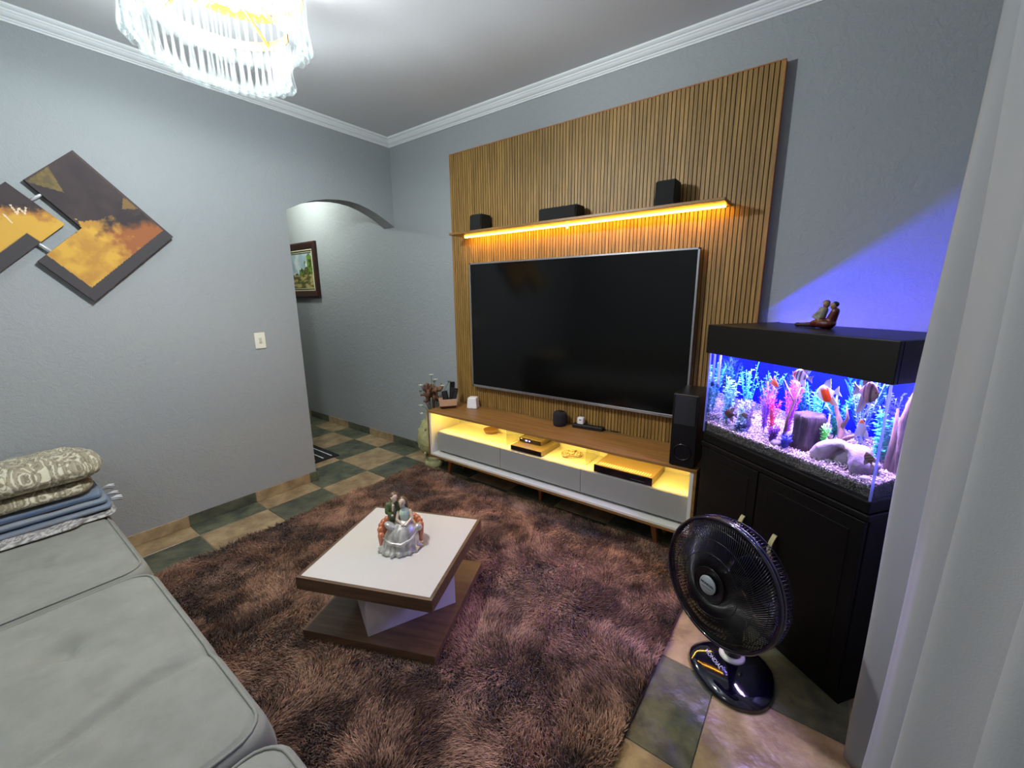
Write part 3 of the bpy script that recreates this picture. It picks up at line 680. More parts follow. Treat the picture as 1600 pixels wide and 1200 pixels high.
# ------------------------------------------------------------------ folded blankets
def patterned(nm, fn, rough=.95, bump=.3, bs=200):
    return mat(nm, rough=rough, vcol=True, bump=bump, bscale=bs, bdist=.003, sheen=.2)
def slab(x0, x1, y0, y1, z0, z1, rx, amp, seed, nu=60, nv=120, rnd=2.6, droop=0):
    """soft folded layer: superellipse section swept along y with rounded +y end"""
    V = []; F = []
    hx, hz = (x1 - x0) / 2, (z1 - z0) / 2; cx_, cz_ = (x0 + x1) / 2, (z0 + z1) / 2
    for j in range(nv + 1):
        t = j / nv; y_ = lerp(y0, y1, t); e = max(0, (y_ - (y1 - rx)) / rx); sc = math.sqrt(max(1e-4, 1 - e ** 2.4)); e0 = max(0, ((y0 + rx) - y_) / rx); sc *= math.sqrt(max(1e-4, 1 - e0 ** 2.4))
        for k in range(nu):
            a = 2 * PI * k / nu; c_, s_ = math.cos(a), math.sin(a)
            px = hx * (.35 + .65 * sc) * math.copysign(abs(c_) ** (2 / rnd), c_); pz = hz * sc * math.copysign(abs(s_) ** (2 / rnd), s_)
            n_ = amp * nz(cx_ + px, y_, pz + seed, 9) + amp * .5 * nz(cx_ + px, y_, pz + seed, 22)
            V.append((cx_ + px + n_ * .4, y_ + n_ * .6, max(z0, cz_ + pz + (n_ if pz > 0 else 0) - droop * e)))
    for j in range(nv):
        for k in range(nu): k2 = (k + 1) % nu; F.append((j * nu + k, j * nu + k2, (j + 1) * nu + k2, (j + 1) * nu + k))
    F.append(tuple(range(nu))); F.append(tuple(nv * nu + k for k in range(nu - 1, -1, -1)))
    return MB().add(V, F, True)
B0 = SZ + .012
def paisley(co):
    u, v = co.y * 1.0, (co.x + co.z * 1.1)
    c_ = math.sin((nz(u, v, 1, 12) * 5 + nz(u, v, 5, 28) * 1.6) * 3.6); d = math.sin(nz(u, v, 8, 30) * 11)
    m_ = .5 + .5 * c_; base = mixc((150, 142, 118), (206, 202, 178), m_)
    if abs(c_) < .28: base = mixc(base, (98, 92, 72), .65)
    if d > .75: base = mixc(base, (110, 104, 84), .6)
    return base
def lace(co):
    d = math.sin(nz(co.y, co.x + co.z, 3, 34) * 12); return mixc((112, 108, 108), (196, 194, 190), .5 + .5 * d)
def blue(co):
    v = math.sin(co.z * 150 + 1.0) ; f = max(0, min(1, (co.y + 2.52) / .16)); b1 = mixc((70, 88, 116), (132, 138, 146), .5 + .5 * v)
    return mixc(b1, (116, 136, 158), f * .8)
bk = slab(.06, .545, -3.35, -2.385, B0 - .006, B0 + .017, .05, .004, 4., nv=150)
me = bk.mesh('spread', patterned('lace_cloth', None)); setcol(me, lace)
b1 = thing('folded_throw', 'thin folded grey patterned throw at the bottom of the blanket stack', 'blanket', (.3, -2.85, B0 - .006)); rel(link('fold', me), b1)
bk = slab(.30, .585, -2.86, -2.52, B0 + .0, B0 + .026, .07, .006, 6., nv=60)
me = bk.mesh('loose_corner', MATS['lace_cloth']); setcol(me, lace); rel(link('loose_corner', me), b1)
b2 = thing('folded_blanket', 'folded blue striped blanket with white tassels, middle of the stack', 'blanket', (.3, -2.85, B0 + .016))
bm_ = patterned('blue_cloth', None)
for (x1_, z0_, z1_, yy) in ((.505, B0 + .018, B0 + .055, -2.395), (.49, B0 + .05, B0 + .088, -2.405), (.47, B0 + .082, B0 + .118, -2.42)):
    me = slab(.07, x1_, -3.3, yy, z0_, z1_, .03, .004, x1_ * 9, nv=130, rnd=4).mesh('fold', bm_); setcol(me, blue); rel(link('fold', me), b2)
tm = mat('tassel_white', (204, 206, 210), .9)
for (a, b__, c__) in ((.45, -2.385, B0 + .062), (.40, -2.378, B0 + .035), (.33, -2.38, B0 + .05), (.25, -2.38, B0 + .07), (.18, -2.38, B0 + .04)):
    mb = MB()
    for q in range(6): an = q * 1.05; mb.tube([(a, b__ - .015, c__), (a + .008 * math.cos(an), b__ + .012, c__ + .006 * math.sin(an)), (a + .012 * math.cos(an), b__ + .03, c__ - .006 + .008 * math.sin(an))], [.004, .004, .003], 5)
    rel(mb.build('tassel', tm), b2)
b3 = thing('rolled_bedspread', 'thick beige damask bedspread folded on top of the blanket stack', 'blanket', (.28, -2.85, B0 + .115))
bm_ = patterned('damask_cloth', None, bump=.5, bs=90)
me = slab(.06, .47, -3.0, -2.44, B0 + .112, B0 + .198, .09, .010, 12., nu=96, nv=220, rnd=2.4).mesh('fold', bm_); setcol(me, paisley); rel(link('fold', me), b3)
me = slab(.05, .485, -3.0, -2.385, B0 + .182, B0 + .325, .14, .014, 14., nu=150, nv=260, rnd=2.3).mesh('fold', bm_); setcol(me, paisley); rel(link('fold', me), b3)

# ------------------------------------------------------------------ wall art (left wall)
def art_col(y, z):
    # u runs down-right along 45 degrees, v runs up-right
    u = (y + 2.2) * .7071 - (z - 2.0) * .7071; v = (y + 2.2) * .7071 + (z - 2.0) * .7071
    n_ = .035 * fbm(y, z, 1, 14)
    return u, v, n_
AM = mat('canvas_paint', rough=.8, vcol=True, bump=.5, bscale=140, bdist=.002)
def artpiece(name, label, outline, colfn, x0=.012, x1=.042):
    t = thing(name, label, 'wall art', (x0, sum(p[0] for p in outline) / len(outline), min(p[1] for p in outline)))
    ys = [p[0] for p in outline]; zs = [p[1] for p in outline]; N_ = 150
    y0, y1, z0, z1 = min(ys), max(ys), min(zs), max(zs)
    back = MB().prism(outline, x0, x1 - .002, 'yz').build('panel_board', mat('art_board', (46, 38, 38), .8)); rel(back, t)
    # painted surface: fine grid clipped to outline
    bm = bmesh.new(); vs = [bm.verts.new((x1, p[0], p[1])) for p in outline]; bm.faces.new(vs)
    for k in range(1, N_):
        bmesh.ops.bisect_plane(bm, geom=bm.verts[:] + bm.edges[:] + bm.faces[:], plane_co=(x1, lerp(y0, y1, k / N_), 0), plane_no=(0, 1, 0))
    for k in range(1, N_):
        bmesh.ops.bisect_plane(bm, geom=bm.verts[:] + bm.edges[:] + bm.faces[:], plane_co=(x1, 0, lerp(z0, z1, k / N_)), plane_no=(0, 0, 1))
    r_ = bmesh.ops.extrude_face_region(bm, geom=bm.faces[:]); 
    for v_ in [g_ for g_ in r_['geom'] if isinstance(g_, bmesh.types.BMVert)]: v_.co.x -= .002
    bmesh.ops.recalc_face_normals(bm, faces=bm.faces)
    me = bpy.data.meshes.new('painted_face'); bm.to_mesh(me); bm.free(); me.materials.append(AM); setcol(me, lambda c: colfn(c.y, c.z)); rel(link('painted_face', me), t); return t
DK = (58, 50, 52); OR = (152, 92, 54); YE = (206, 160, 66); TN = (120, 100, 62); ED = (66, 62, 64)
B_, R_, T_, L_v, N_v, LL = (-2.232, 1.586), (-1.802, 1.988), (-2.192, 2.405), (-2.402, 2.213), (-2.22, 1.995), (-2.42, 1.803)
def side(p, a, b): return (b[0] - a[0]) * (p[1] - a[1]) - (b[1] - a[1]) * (p[0] - a[0])
def dist(p, a, b): return side(p, a, b) / math.hypot(b[0] - a[0], b[1] - a[1])
def col1(y, z):
    p = (y, z); n_ = fbm(y, z, 4, 22) * .028
    if dist(p, B_, R_) < .058 or (dist(p, LL, B_) < .052): return ED
    if dist(p, L_v, T_) > -.0 or dist(p, T_, R_) > -.012: return (78, 66, 66)
    # tan stitched triangles
    if side(p, (-2.395, 2.205), (-2.30, 2.30)) < 0 and side(p, (-2.30, 2.295), (-2.262, 2.175)) < 0 and side(p, (-2.262, 2.175), (-2.395, 2.205)) < 0: 
        return mixc(TN, (96, 84, 56), .5 + 2 * fbm(y, z, 2, 30))
    if z < 2.19 + n_ and side(p, (-2.03, 2.125), (-2.012, 2.20)) < 0 and dist(p, (-2.06, 2.12), (-1.985, 2.13)) > 0 and z > 2.10 + (y + 2.0) * .1: return mixc(TN, OR, .2)
    d = dist(p, N_v, R_)                  # above this line dark, below ochre
    lim = z - (1.99 + (y + 2.22) * .30)
    if lim + n_ * 2.2 > .03 : return mixc(DK, (70, 58, 58), .5 + fbm(y, z, 1, 9))
    q = (y + 2.06) + (z - 1.86) * .55 + n_ * 4
    return mixc(mixc(YE, (180, 132, 60), .5 + 1.4 * fbm(y, z, 7, 12)), mixc(DK, OR, (-lim + .0 - n_) * 22), max(0, min(1, q * 9 + .3)))
artpiece('painted_panel', 'L-shaped tilted wall panel with dark brown, orange and yellow paint', [B_, R_, T_, L_v, N_v, LL], col1)
t2, r2 = (-2.467, 2.191), (-2.285, 2.006)
e2 = (-2.60, 1.70); o2 = [r2, t2, (-2.86, 1.79), (-2.68, 1.62)]
dd = ((t2[0] - r2[0]), (t2[1] - r2[1])); ww = (-.39, -.395)
o2 = [r2, t2, (t2[0] + ww[0], t2[1] + ww[1]), (r2[0] + ww[0] , r2[1] + ww[1])]
ww = (-.41, -.395)
o2 = [r2, t2, (t2[0] + ww[0], t2[1] + ww[1]), (r2[0] + ww[0], r2[1] + ww[1])]
def col2(y, z):
    p = (y, z); n_ = fbm(y, z, 4, 22) * .03
    d = (z - 1.93) * .7 + (y + 2.4) * .25
    if dist(p, (-2.695, 1.611), (-2.285, 2.006)) < .060 and (y + z) < -.49: return ED
    if z > 2.085 + n_ * 1.6: return mixc(DK, (70, 58, 58), .5)
    # scratched white strokes
    for (a_, b__) in (((-2.47, 2.08), (-2.452, 2.035)), ((-2.452, 2.035), (-2.443, 2.07)), ((-2.443, 2.07), (-2.425, 2.04)), ((-2.425, 2.04), (-2.417, 2.075)), ((-2.50, 2.03), (-2.478, 1.99))):
        l = math.hypot(b__[0] - a_[0], b__[1] - a_[1]); t = ((y - a_[0]) * (b__[0] - a_[0]) + (z - a_[1]) * (b__[1] - a_[1])) / l ** 2
        if 0 < t < 1 and abs(dist(p, a_, b__)) < .003: return (226, 206, 176)
    return mixc(YE, mixc(DK, OR, (2.085 - z - n_) * 26), max(0, min(1, (z - 2.02 + n_ * 1.5) * 16 + .1)))
artpiece('painted_panel', 'yellow and dark tilted wall panel at the left edge of the picture', o2, col2)
for (a_, b__) in (((-2.392, 2.115), (-2.335, 2.165)), ((-2.402, 1.905), (-2.352, 1.858))):
    pass
rodm = mat('rod_white_metal', (225, 225, 228), .25, metal=.4)
tag(MB().tube([(.03, -2.395, 2.112), (.03, -2.325, 2.172)], .0075, 10).build('connecting_rod', rodm), 'upper short silver rod joining the two tilted wall panels', 'rod')
tag(MB().tube([(.03, -2.415, 1.912), (.03, -2.345, 1.842)], .0075, 10).build('connecting_rod', rodm), 'lower short silver rod joining the two tilted wall panels', 'rod')

# light switch
sw = thing('light_switch', 'white rectangular light switch on the wall beside the arch', 'light switch', (0.0, -1.353, 1.213))
MB().box((.0, -.038, 0), (.009, .038, .122)).build('plate', mat('switch_ivory', (228, 226, 208), .4), sw, bevel=.004, seg=3)
MB().box((.008, -.0095, .043), (.0135, .0095, .083)).build('rocker', mat('switch_rocker', (196, 194, 176), .45), sw, bevel=.002)

# hall picture
pc = thing('framed_painting', 'green landscape painting in a dark wooden frame in the hall', 'painting', (-1.9, 0, 1.592))
fx0, fx1, fz0, fz1 = -2.36, -1.455, 1.592, 2.25
def prc(mb, n, m, **k): return rel(mb.build(n, m, **k), pc)
FW = .085; fwm = mat('frame_wood', (58, 30, 20), .4, col2=(40, 20, 14), nscale=8)
f_ = MB()
outer = [(fx0, fz0), (fx1, fz0), (fx1, fz1), (fx0, fz1)]
V = []
for (ins, yy) in ((0, -.002), (0, -.030), (.02, -.040), (FW - .015, -.030), (FW, -.022), (FW, -.002)):
    for (sx, sz) in ((1, 1), (-1, 1), (-1, -1), (1, -1)):
        V.append(((fx0 if sx > 0 else fx1) + sx * ins, yy, (fz0 if sz > 0 else fz1) + sz * ins))
F = []
for a in range(5):
    for k in range(4): F.append((a * 4 + k, a * 4 + (k + 1) % 4, a * 4 + 4 + (k + 1) % 4, a * 4 + 4 + k))
for k in range(4): F.append((20 + k, 20 + (k + 1) % 4, (k + 1) % 4, k))
prc(MB().add(V, F), 'frame', fwm)
m_ = MB()
def rimbox(i0, i1, y0, y1):
    X0, X1, Z0, Z1 = fx0 + i0, fx1 - i0, fz0 + i0, fz1 - i0; t = i1 - i0
    m_.box((X0, y0, Z0), (X1, y1, Z0 + t)); m_.box((X0, y0, Z1 - t), (X1, y1, Z1)); m_.box((X0, y0, Z0 + t), (X0 + t, y1, Z1 - t)); m_.box((X1 - t, y0, Z0 + t), (X1, y1, Z1 - t))
rimbox(FW, FW + .010, -.024, -.006); rimbox(FW + .026, FW + .032, -.018, -.006)
prc(m_, 'gilt_liner', mat('liner_cream', (212, 206, 172), .45))
m_ = MB(); rimbox(FW + .010, FW + .026, -.010, -.006); prc(m_, 'liner_olive_band', mat('liner_olive', (86, 82, 62), .6))  # recessed olive band between the two cream liners
G = 90; V = []; F = []; px0, px1, pz0, pz1 = fx0 + FW + .03, fx1 - FW - .03, fz0 + FW + .03, fz1 - FW - .03
for j in range(G + 1):
    for i in range(G + 1): V.append((lerp(px0, px1, i / G), -.008, lerp(pz0, pz1, j / G)))
for j in range(G):
    for i in range(G): k = j * (G + 1) + i; F.append((k, k + 1, k + G + 2, k + G + 1))
def land(co):
    u, v = (co.x - px0) / (px1 - px0), (co.z - pz0) / (pz1 - pz0); n_ = fbm(co.x, co.z, 3, 16) * .18
    sky = mixc((150, 172, 180), (196, 206, 202), .5 + 2 * fbm(co.x, co.z, 8, 8))
    tree = (u > .80 and v < .93 + n_ - abs(u - .9) * 1.2) or (u > .70 and v < .66 + n_) or (u > .5 and v < .52 + n_ * 1.5) or v < .4 + n_
    if v > .38 and tree:
        g_ = mixc((52, 66, 26), (104, 136, 50), .5 + 2.4 * fbm(co.x, co.z, 5, 20) + (.3 if v > .6 else 0)); 
        if .70 < u < .80 and .38 < v < .56: return mixc(g_, (120, 84, 52), .5)
        return g_
    if v <= .40: return mixc((84, 84, 44), (176, 160, 98), .5 + 2.2 * fbm(co.x * .5, co.z * 1.8, 6, 18))
    return sky
me = MB().add(V, F).mesh('canvas', mat('oil_paint', rough=.5, vcol=True)); setcol(me, land); rel(link('canvas', me), pc)

# hall mat
hm = thing('striped_mat', 'black hall mat with thin white stripes beyond the arch', 'mat', (-.72, -.94, 0))
rel(MB().box((-1.22, -1.25, 0.0015), (-.36, -.60, .012)).build('mat_body', mat('mat_black', (20, 22, 26), .9, bump=.4, bscale=200), bevel=.003), hm)
for k in range(6): rel(MB().box((-1.22, -.668 - k * .088, .0115), (-.40, -.656 - k * .088, .0135)).build('stripe', mat('mat_white', (206, 208, 206), .9)), hm)

# ------------------------------------------------------------------ chandelier
CHX, CHY, CHZ = 1.56, -1.985, 2.45
chd = thing('chandelier', 'gold spiral chandelier hung with clear glass drops', 'chandelier', (CHX, CHY, H))
def cr(o): return rel(o, chd)
cr(MB().lathe([(.001, H - .03), (.07, H - .03), (.085, H - .018), (.085, H - .0005)], (CHX, CHY, 0), 32).build('ceiling_cup', GOLD))
def spiral(t):             # t in turns
    a = math.radians(76) + t * 2 * PI
    r_ = .235 + .062 * t if t < 1.0 else .297 - .26 * (t - 1.0) ** 1.2
    return CHX + r_ * math.cos(a), CHY + r_ * math.sin(a), 2.620 + .12 * t, r_
NB = 150; TT = 1.7; V = []; F = []
for k in range(NB + 1):
    x_, y_, z_, r_ = spiral(k / NB * TT); d = Vector((x_ - CHX, y_ - CHY, 0)).normalized()
    for (a, b__) in ((0, -.016), (.003, -.016), (.003, .016), (0, .016)): V.append((x_ + d.x * a, y_ + d.y * a, z_ + b__))
for k in range(NB):
    for q in range(4): F.append((k * 4 + q, k * 4 + (q + 1) % 4, k * 4 + 4 + (q + 1) % 4, k * 4 + 4 + q))
cr(MB().add(V, F).build('spiral_band', mat('band_brass', (150, 112, 58), .35, metal=.8)))
for t in (.1, .35, .6, .85, 1.1, 1.35, 1.6):
    x_, y_, z_, r_ = spiral(t)
    cr(MB().tube([(CHX, CHY, 2.79), (x_, y_, z_)], .005, 6).build('arm', GOLD))
cr(MB().lathe([(.001, 2.775), (.20, 2.775), (.205, 2.78), (.20, 2.787), (.001, 2.787)], (CHX, CHY, 0), 40).build('shade_plate', mat('plate_bronze', (92, 80, 58), .6, metal=.3)))  # plate added to shade the ceiling from the lamp below
cr(MB().tube([(CHX, CHY, 2.72), (CHX, CHY, H - .03)], .012, 10).build('stem', GOLD))
cr(MB().lathe([(.01, 2.695), (.035, 2.70), (.045, 2.72), (.04, 2.75), (.012, 2.77)], (CHX, CHY, 0), 20).build('hub', mat('hub_bronze', (96, 84, 66), .35, metal=.7)))
gl = glassy('drop_glass', (.95, .975, .98), .0, body=.016, bodycol=(.85, .9, .88), rough=.03, ior=1.22)
drop = MB().lathe([(.0008, 0), (.0055, -.002), (.006, -.02), (.0048, -.06), (.0055, -.1), (.0085, -.13), (.0145, -.150), (.0165, -.162), (.0145, -.173), (.008, -.180), (.0006, -.182)][::-1], (0, 0, 0), 10).mesh('glass_drop', gl)
ND = 170
for k in range(ND):
    t = k / ND * TT; x_, y_, z_, r_ = spiral(t); j = random.uniform(-.002, .002)
    d = Vector((x_ - CHX, y_ - CHY, 0)).normalized(); off = .007 if k % 2 else -.016
    o = link('glass_drop', drop, chd, loc=(x_ + d.x * off - CHX, y_ + d.y * off - CHY, z_ - .008 - H + j), rot=(random.uniform(-.03, .03), random.uniform(-.03, .03), 0))
    s_ = random.uniform(.96, 1.04); o.scale = (s_, s_, s_)
bulb = MB().lathe([(.0005, -.052), (.010, -.05), (.018, -.038), (.020, -.025), (.015, -.01), (.009, 0)], (0, 0, 0), 14).mesh('bulb', mat('bulb_glow', (255, 255, 255), emit=(235, 245, 255), estr=7))
for k in range(6):
    a = k * PI / 3; cr(MB().tube([(CHX, CHY, 2.74), (CHX + .1 * math.cos(a), CHY + .1 * math.sin(a), 2.735)], .004, 6).build('lamp_arm', GOLD))
    o = link('bulb', bulb, chd, loc=(.1 * math.cos(a), .1 * math.sin(a), 2.735 - H))

# ------------------------------------------------------------------ aquarium (45 degrees in the corner); local x = along front to the left, y = back, z up
AQ = Matrix(((-0.79863551, 0.60181502, 0, 3.685), (0.60181502, 0.79863551, 0, -0.950), (0, 0, 1, 0), (0, 0, 0, 1)))
# mirror-free frame: use a = right-handed frame with x to the RIGHT along the front; u = .82 - x
AQR = Matrix(((0.79863551, 0.60181502, 0, 3.685 - .79863551 * .82), (-0.60181502, 0.79863551, 0, -0.950 + .60181502 * .82), (0, 0, 1, 0), (0, 0, 0, 1)))
WQ, DQ, ZB, ZG = .82, .44, .878, 1.33
def aq(u, v, z): return AQR @ Vector((WQ - u, v, z))
def aqthing(name, label, cat, u, v, z, group=None):
    t = thing(name, label, cat, aq(u, v, z), 0, group); t.rotation_euler = (0, 0, math.atan2(-0.60181502, 0.79863551)); return t
cab = aqthing('aquarium_cabinet', 'tall black cabinet standing diagonally in the corner under the aquarium', 'cabinet', WQ, 0, 0)
def cab_(mb, n, m=CABK, p=cab, **k): return mb.build(n, m, p, **k)
cab_(MB().box((0, .02, .06), (WQ, DQ, .80)), 'body', bevel=.003)
cab_(MB().box((.0, .03, 0.0), (WQ, DQ - .01, .06)), 'plinth')
cab_(MB().box((-.006, -.002, .80), (WQ + .006, DQ, .826)), 'moulding', bevel=.006, seg=3)
cab_(MB().box((0, .002, .826), (WQ, DQ, .878)), 'top_rail', bevel=.008, seg=3)
hm_ = mat('handle_brass', (168, 160, 118), .4, metal=.25)
for (a, b__, hx, sgn) in ((.004, .362, .318, 1), (.368, WQ - .004, .492, -1)):
    d = cab_(MB().box((a, .002, .065), (b__, .02, .796)), 'door', bevel=.003)
    MB().box((a + .045, .0, .115), (b__ - .045, .0035, .745)).build('door_panel', CABK, d, bevel=.002)
    V = []; F = []
    for k in range(9):
        t = k / 8; z_ = .43 + .125 * t; y_ = -.006 - .026 * math.sin(PI * t); x_ = hx + sgn * 0 + .0
        for (dx_, dy_) in ((-.010, -.003), (.010, -.003), (.010, .003), (-.010, .003)): V.append((x_ + dx_, y_ + dy_, z_))
    for k in range(8):
        for q in range(4): F.append((k * 4 + q, k * 4 + (q + 1) % 4, k * 4 + 4 + (q + 1) % 4, k * 4 + 4 + q))
    F += [(3, 2, 1, 0), (32, 33, 34, 35)]
    MB().add(V, F, False).build('handle', hm_, d)
tank = aqthing('aquarium', 'glowing blue glass aquarium with a black hood in the corner', 'aquarium', WQ, 0, ZB)
gp = glassy('tank_glass', (.96, .98, 1.0), .0, ior=1.33); ge = mat('glass_edge', (120, 140, 255), .2, emit=(96, 112, 255), estr=.55)
gz = ZG - ZB + .0
g6 = .006
fp = MB().box((g6, 0, .001), (WQ - g6, g6, gz)).build('front_pane', gp, tank)
MB().box((WQ - g6, g6, .001), (WQ, DQ - g6, gz)).build('side_pane', gp, tank)
MB().box((0, g6, .001), (g6, DQ - g6, gz)).build('side_pane', glassy('side_glass_mirror', (.9, .95, 1), .72), tank)
MB().box((g6, DQ - g6, .001), (WQ - g6, DQ, gz)).build('back_pane', mat('blue_backdrop', (6, 22, 200), .5, spec=.1), tank)
MB().box((g6, g6, .001), (WQ - g6, DQ - g6, .008)).build('bottom_pane', BLKM, tank)
sl = glassy('blue_lit_glass', (.6, .68, 1.0), .18, body=.35, bodycol=(.45, .5, 1.0), rough=.2)  # blue shine of the lit glass edges is put into this tint
for (a, b__) in ((0, 0), (WQ - g6, 0)): MB().box((a, -.0004, .001), (a + g6, g6, gz)).build('corner_seam', sl, tank)
wt = glassy('water_body', (.90, .95, 1.0), .0, ior=1.06)
MB().box((g6 + .001, g6 + .001, .009), (WQ - g6 - .001, DQ - g6 - .001, .448)).build('water', wt, tank)
# hood: front, two ends and a lid that stops short at the back
hd = MB(); hb, ht = 1.300 - ZB, 1.445 - ZB
hd.box((-.014, -.014, hb), (WQ + .012, .004, ht)); hd.box((-.014, .004, hb), (.0, DQ, ht)); hd.box((WQ, .004, hb), (WQ + .012, DQ, ht)); hd.box((0, .004, ht - .012), (WQ, DQ - .02, ht))
hd.build('hood', mat('hood_dark', (11, 8, 7), .42, spec=.3), tank, bevel=.003)
lampm = mat('lamp_tube_violet', (190, 170, 255), emit=(196, 176, 255), estr=2.0)
for (yy, nm) in ((.10, 'lamp_tube'), (.24, 'lamp_tube')): MB().tube([(.05, yy, ht - .03), (WQ - .05, yy, ht - .03)], .009, 10).build(nm, lampm, tank)
def aqlamp(name, x, y, z, e, c, sx, sy, spread=None, aim=(0, 0, -1)):
    p = AQR @ Vector((x, y, z)); o = lamp(name, 'AREA', p, e, c, sx, sy, aim=(0, 0, -1), spread=spread)
    dz = AQR.to_3x3() @ Vector(aim); q = dz.to_track_quat('-Z', 'Y')
    xa = (AQR.to_3x3() @ Vector((1, 0, 0))).normalized(); za = -dz.normalized(); ya = za.cross(xa).normalized()
    o.matrix_world = Matrix(((xa.x, ya.x, za.x, p.x), (xa.y, ya.y, za.y, p.y), (xa.z, ya.z, za.z, p.z), (0, 0, 0, 1))); return o
E_AQ = 17.0
aqlamp('tank_lamp_front', WQ / 2, .12, 1.395, E_AQ, (.72, .44, 1.0), .74, .05)
aqlamp('tank_lamp_back', WQ / 2, .27, 1.395, E_AQ * .7, (.28, .26, 1.0), .74, .05)
aqlamp('hood_glow', WQ / 2, DQ - .115, 1.315, 6.0, (.03, .03, 1.0), .74, .012, aim=(0, .75, 1))

# gravel: thousands of little stones nobody could count
def gravel():
    oc = np.array([(1, 0, 0), (-1, 0, 0), (0, 1, 0), (0, -1, 0), (0, 0, 1), (0, 0, -1)], float)
    fc = np.array([(0, 2, 4), (2, 1, 4), (1, 3, 4), (3, 0, 4), (2, 0, 5), (1, 2, 5), (3, 1, 5), (0, 3, 5)])
    P_ = []; K = []
    for _ in range(7500):                         # top layer
        x_, y_ = random.uniform(.012, WQ - .012), random.uniform(.014, DQ - .012); P_.append((x_, y_, .053 + .012 * nz(x_, y_, 0, 9) + .10 * y_ + random.uniform(-.002, .003))); K.append(1)
    for _ in range(3600):                         # against the front pane
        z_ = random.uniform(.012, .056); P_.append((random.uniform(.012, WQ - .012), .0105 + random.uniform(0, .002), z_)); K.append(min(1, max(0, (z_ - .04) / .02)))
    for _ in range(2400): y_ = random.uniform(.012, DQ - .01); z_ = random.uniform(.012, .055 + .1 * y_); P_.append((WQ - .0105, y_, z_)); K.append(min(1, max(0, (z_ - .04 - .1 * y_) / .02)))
    n = len(P_); V = np.zeros((n, 6, 3)); 
    for i in range(n):
        s = np.array([random.uniform(.0022, .0045) for _ in range(3)]); a = random.uniform(0, PI); c_, s_ = math.cos(a), math.sin(a)
        q = oc * s; q = q @ np.array([[c_, s_, 0], [-s_, c_, 0], [0, 0, 1]]); V[i] = q + P_[i]
    F = (fc[None] + (np.arange(n) * 6)[:, None, None]).reshape(-1, 3)
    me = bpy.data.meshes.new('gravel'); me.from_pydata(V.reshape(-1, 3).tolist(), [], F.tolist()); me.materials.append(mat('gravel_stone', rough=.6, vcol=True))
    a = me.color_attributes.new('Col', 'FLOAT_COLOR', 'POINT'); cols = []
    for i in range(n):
        c_ = random.choice([(216, 196, 200), (186, 166, 170), (234, 218, 224), (160, 140, 140), (120, 106, 104)] if random.random() < K[i] else [(58, 50, 42), (90, 78, 62), (38, 34, 30), (120, 108, 92)]); cols += list(lin(c_)) * 6  # lower stones coloured dark for the missing light, upper ones pale
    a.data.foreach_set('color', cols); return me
gv = thing('aquarium_gravel', 'bed of small pale pebbles along the aquarium floor', 'gravel'); gv.location = tank.location; gv.rotation_euler = tank.rotation_euler
o = link('pebbles', gravel(), gv); tag(o, kind='stuff')
V = []; F = []; nx_, ny_ = 40, 22
for j in range(ny_ + 1):
    for i in range(nx_ + 1): x_, y_ = lerp(.012, WQ - .012, i / nx_), lerp(.012, DQ - .012, j / ny_); V.append((x_, y_, .050 + .012 * nz(x_, y_, 0, 9) + .10 * y_))
for j in range(ny_):
    for i in range(nx_): k = j * (nx_ + 1) + i; F.append((k, k + 1, k + nx_ + 2, k + nx_ + 1))
k0 = len(V); V += [(.012, .012, .0085), (WQ - .012, .012, .0085), (WQ - .012, DQ - .012, .0085), (.012, DQ - .012, .0085)]
fr_ = [i for i in range(nx_ + 1)]; rt = [j * (nx_ + 1) + nx_ for j in range(ny_ + 1)]; bk_ = [ny_ * (nx_ + 1) + i for i in range(nx_, -1, -1)]; lf = [j * (nx_ + 1) for j in range(ny_, -1, -1)]
F += [tuple([k0 + 1, k0] + fr_), tuple([k0 + 2, k0 + 1] + rt), tuple([k0 + 3, k0 + 2] + bk_), tuple([k0, k0 + 3] + lf), (k0, k0 + 1, k0 + 2, k0 + 3)]
MB().add(V, F).build('substrate', mat('substrate', (64, 54, 50), .8, col2=(150, 132, 130), nscale=160, lo=.4, hi=.6), gv)

GZ = ZB + .09       # gravel surface height
def gtop(u, v): return ZB + .050 + .012 * nz(WQ - u, v, 0, 9) + .10 * v
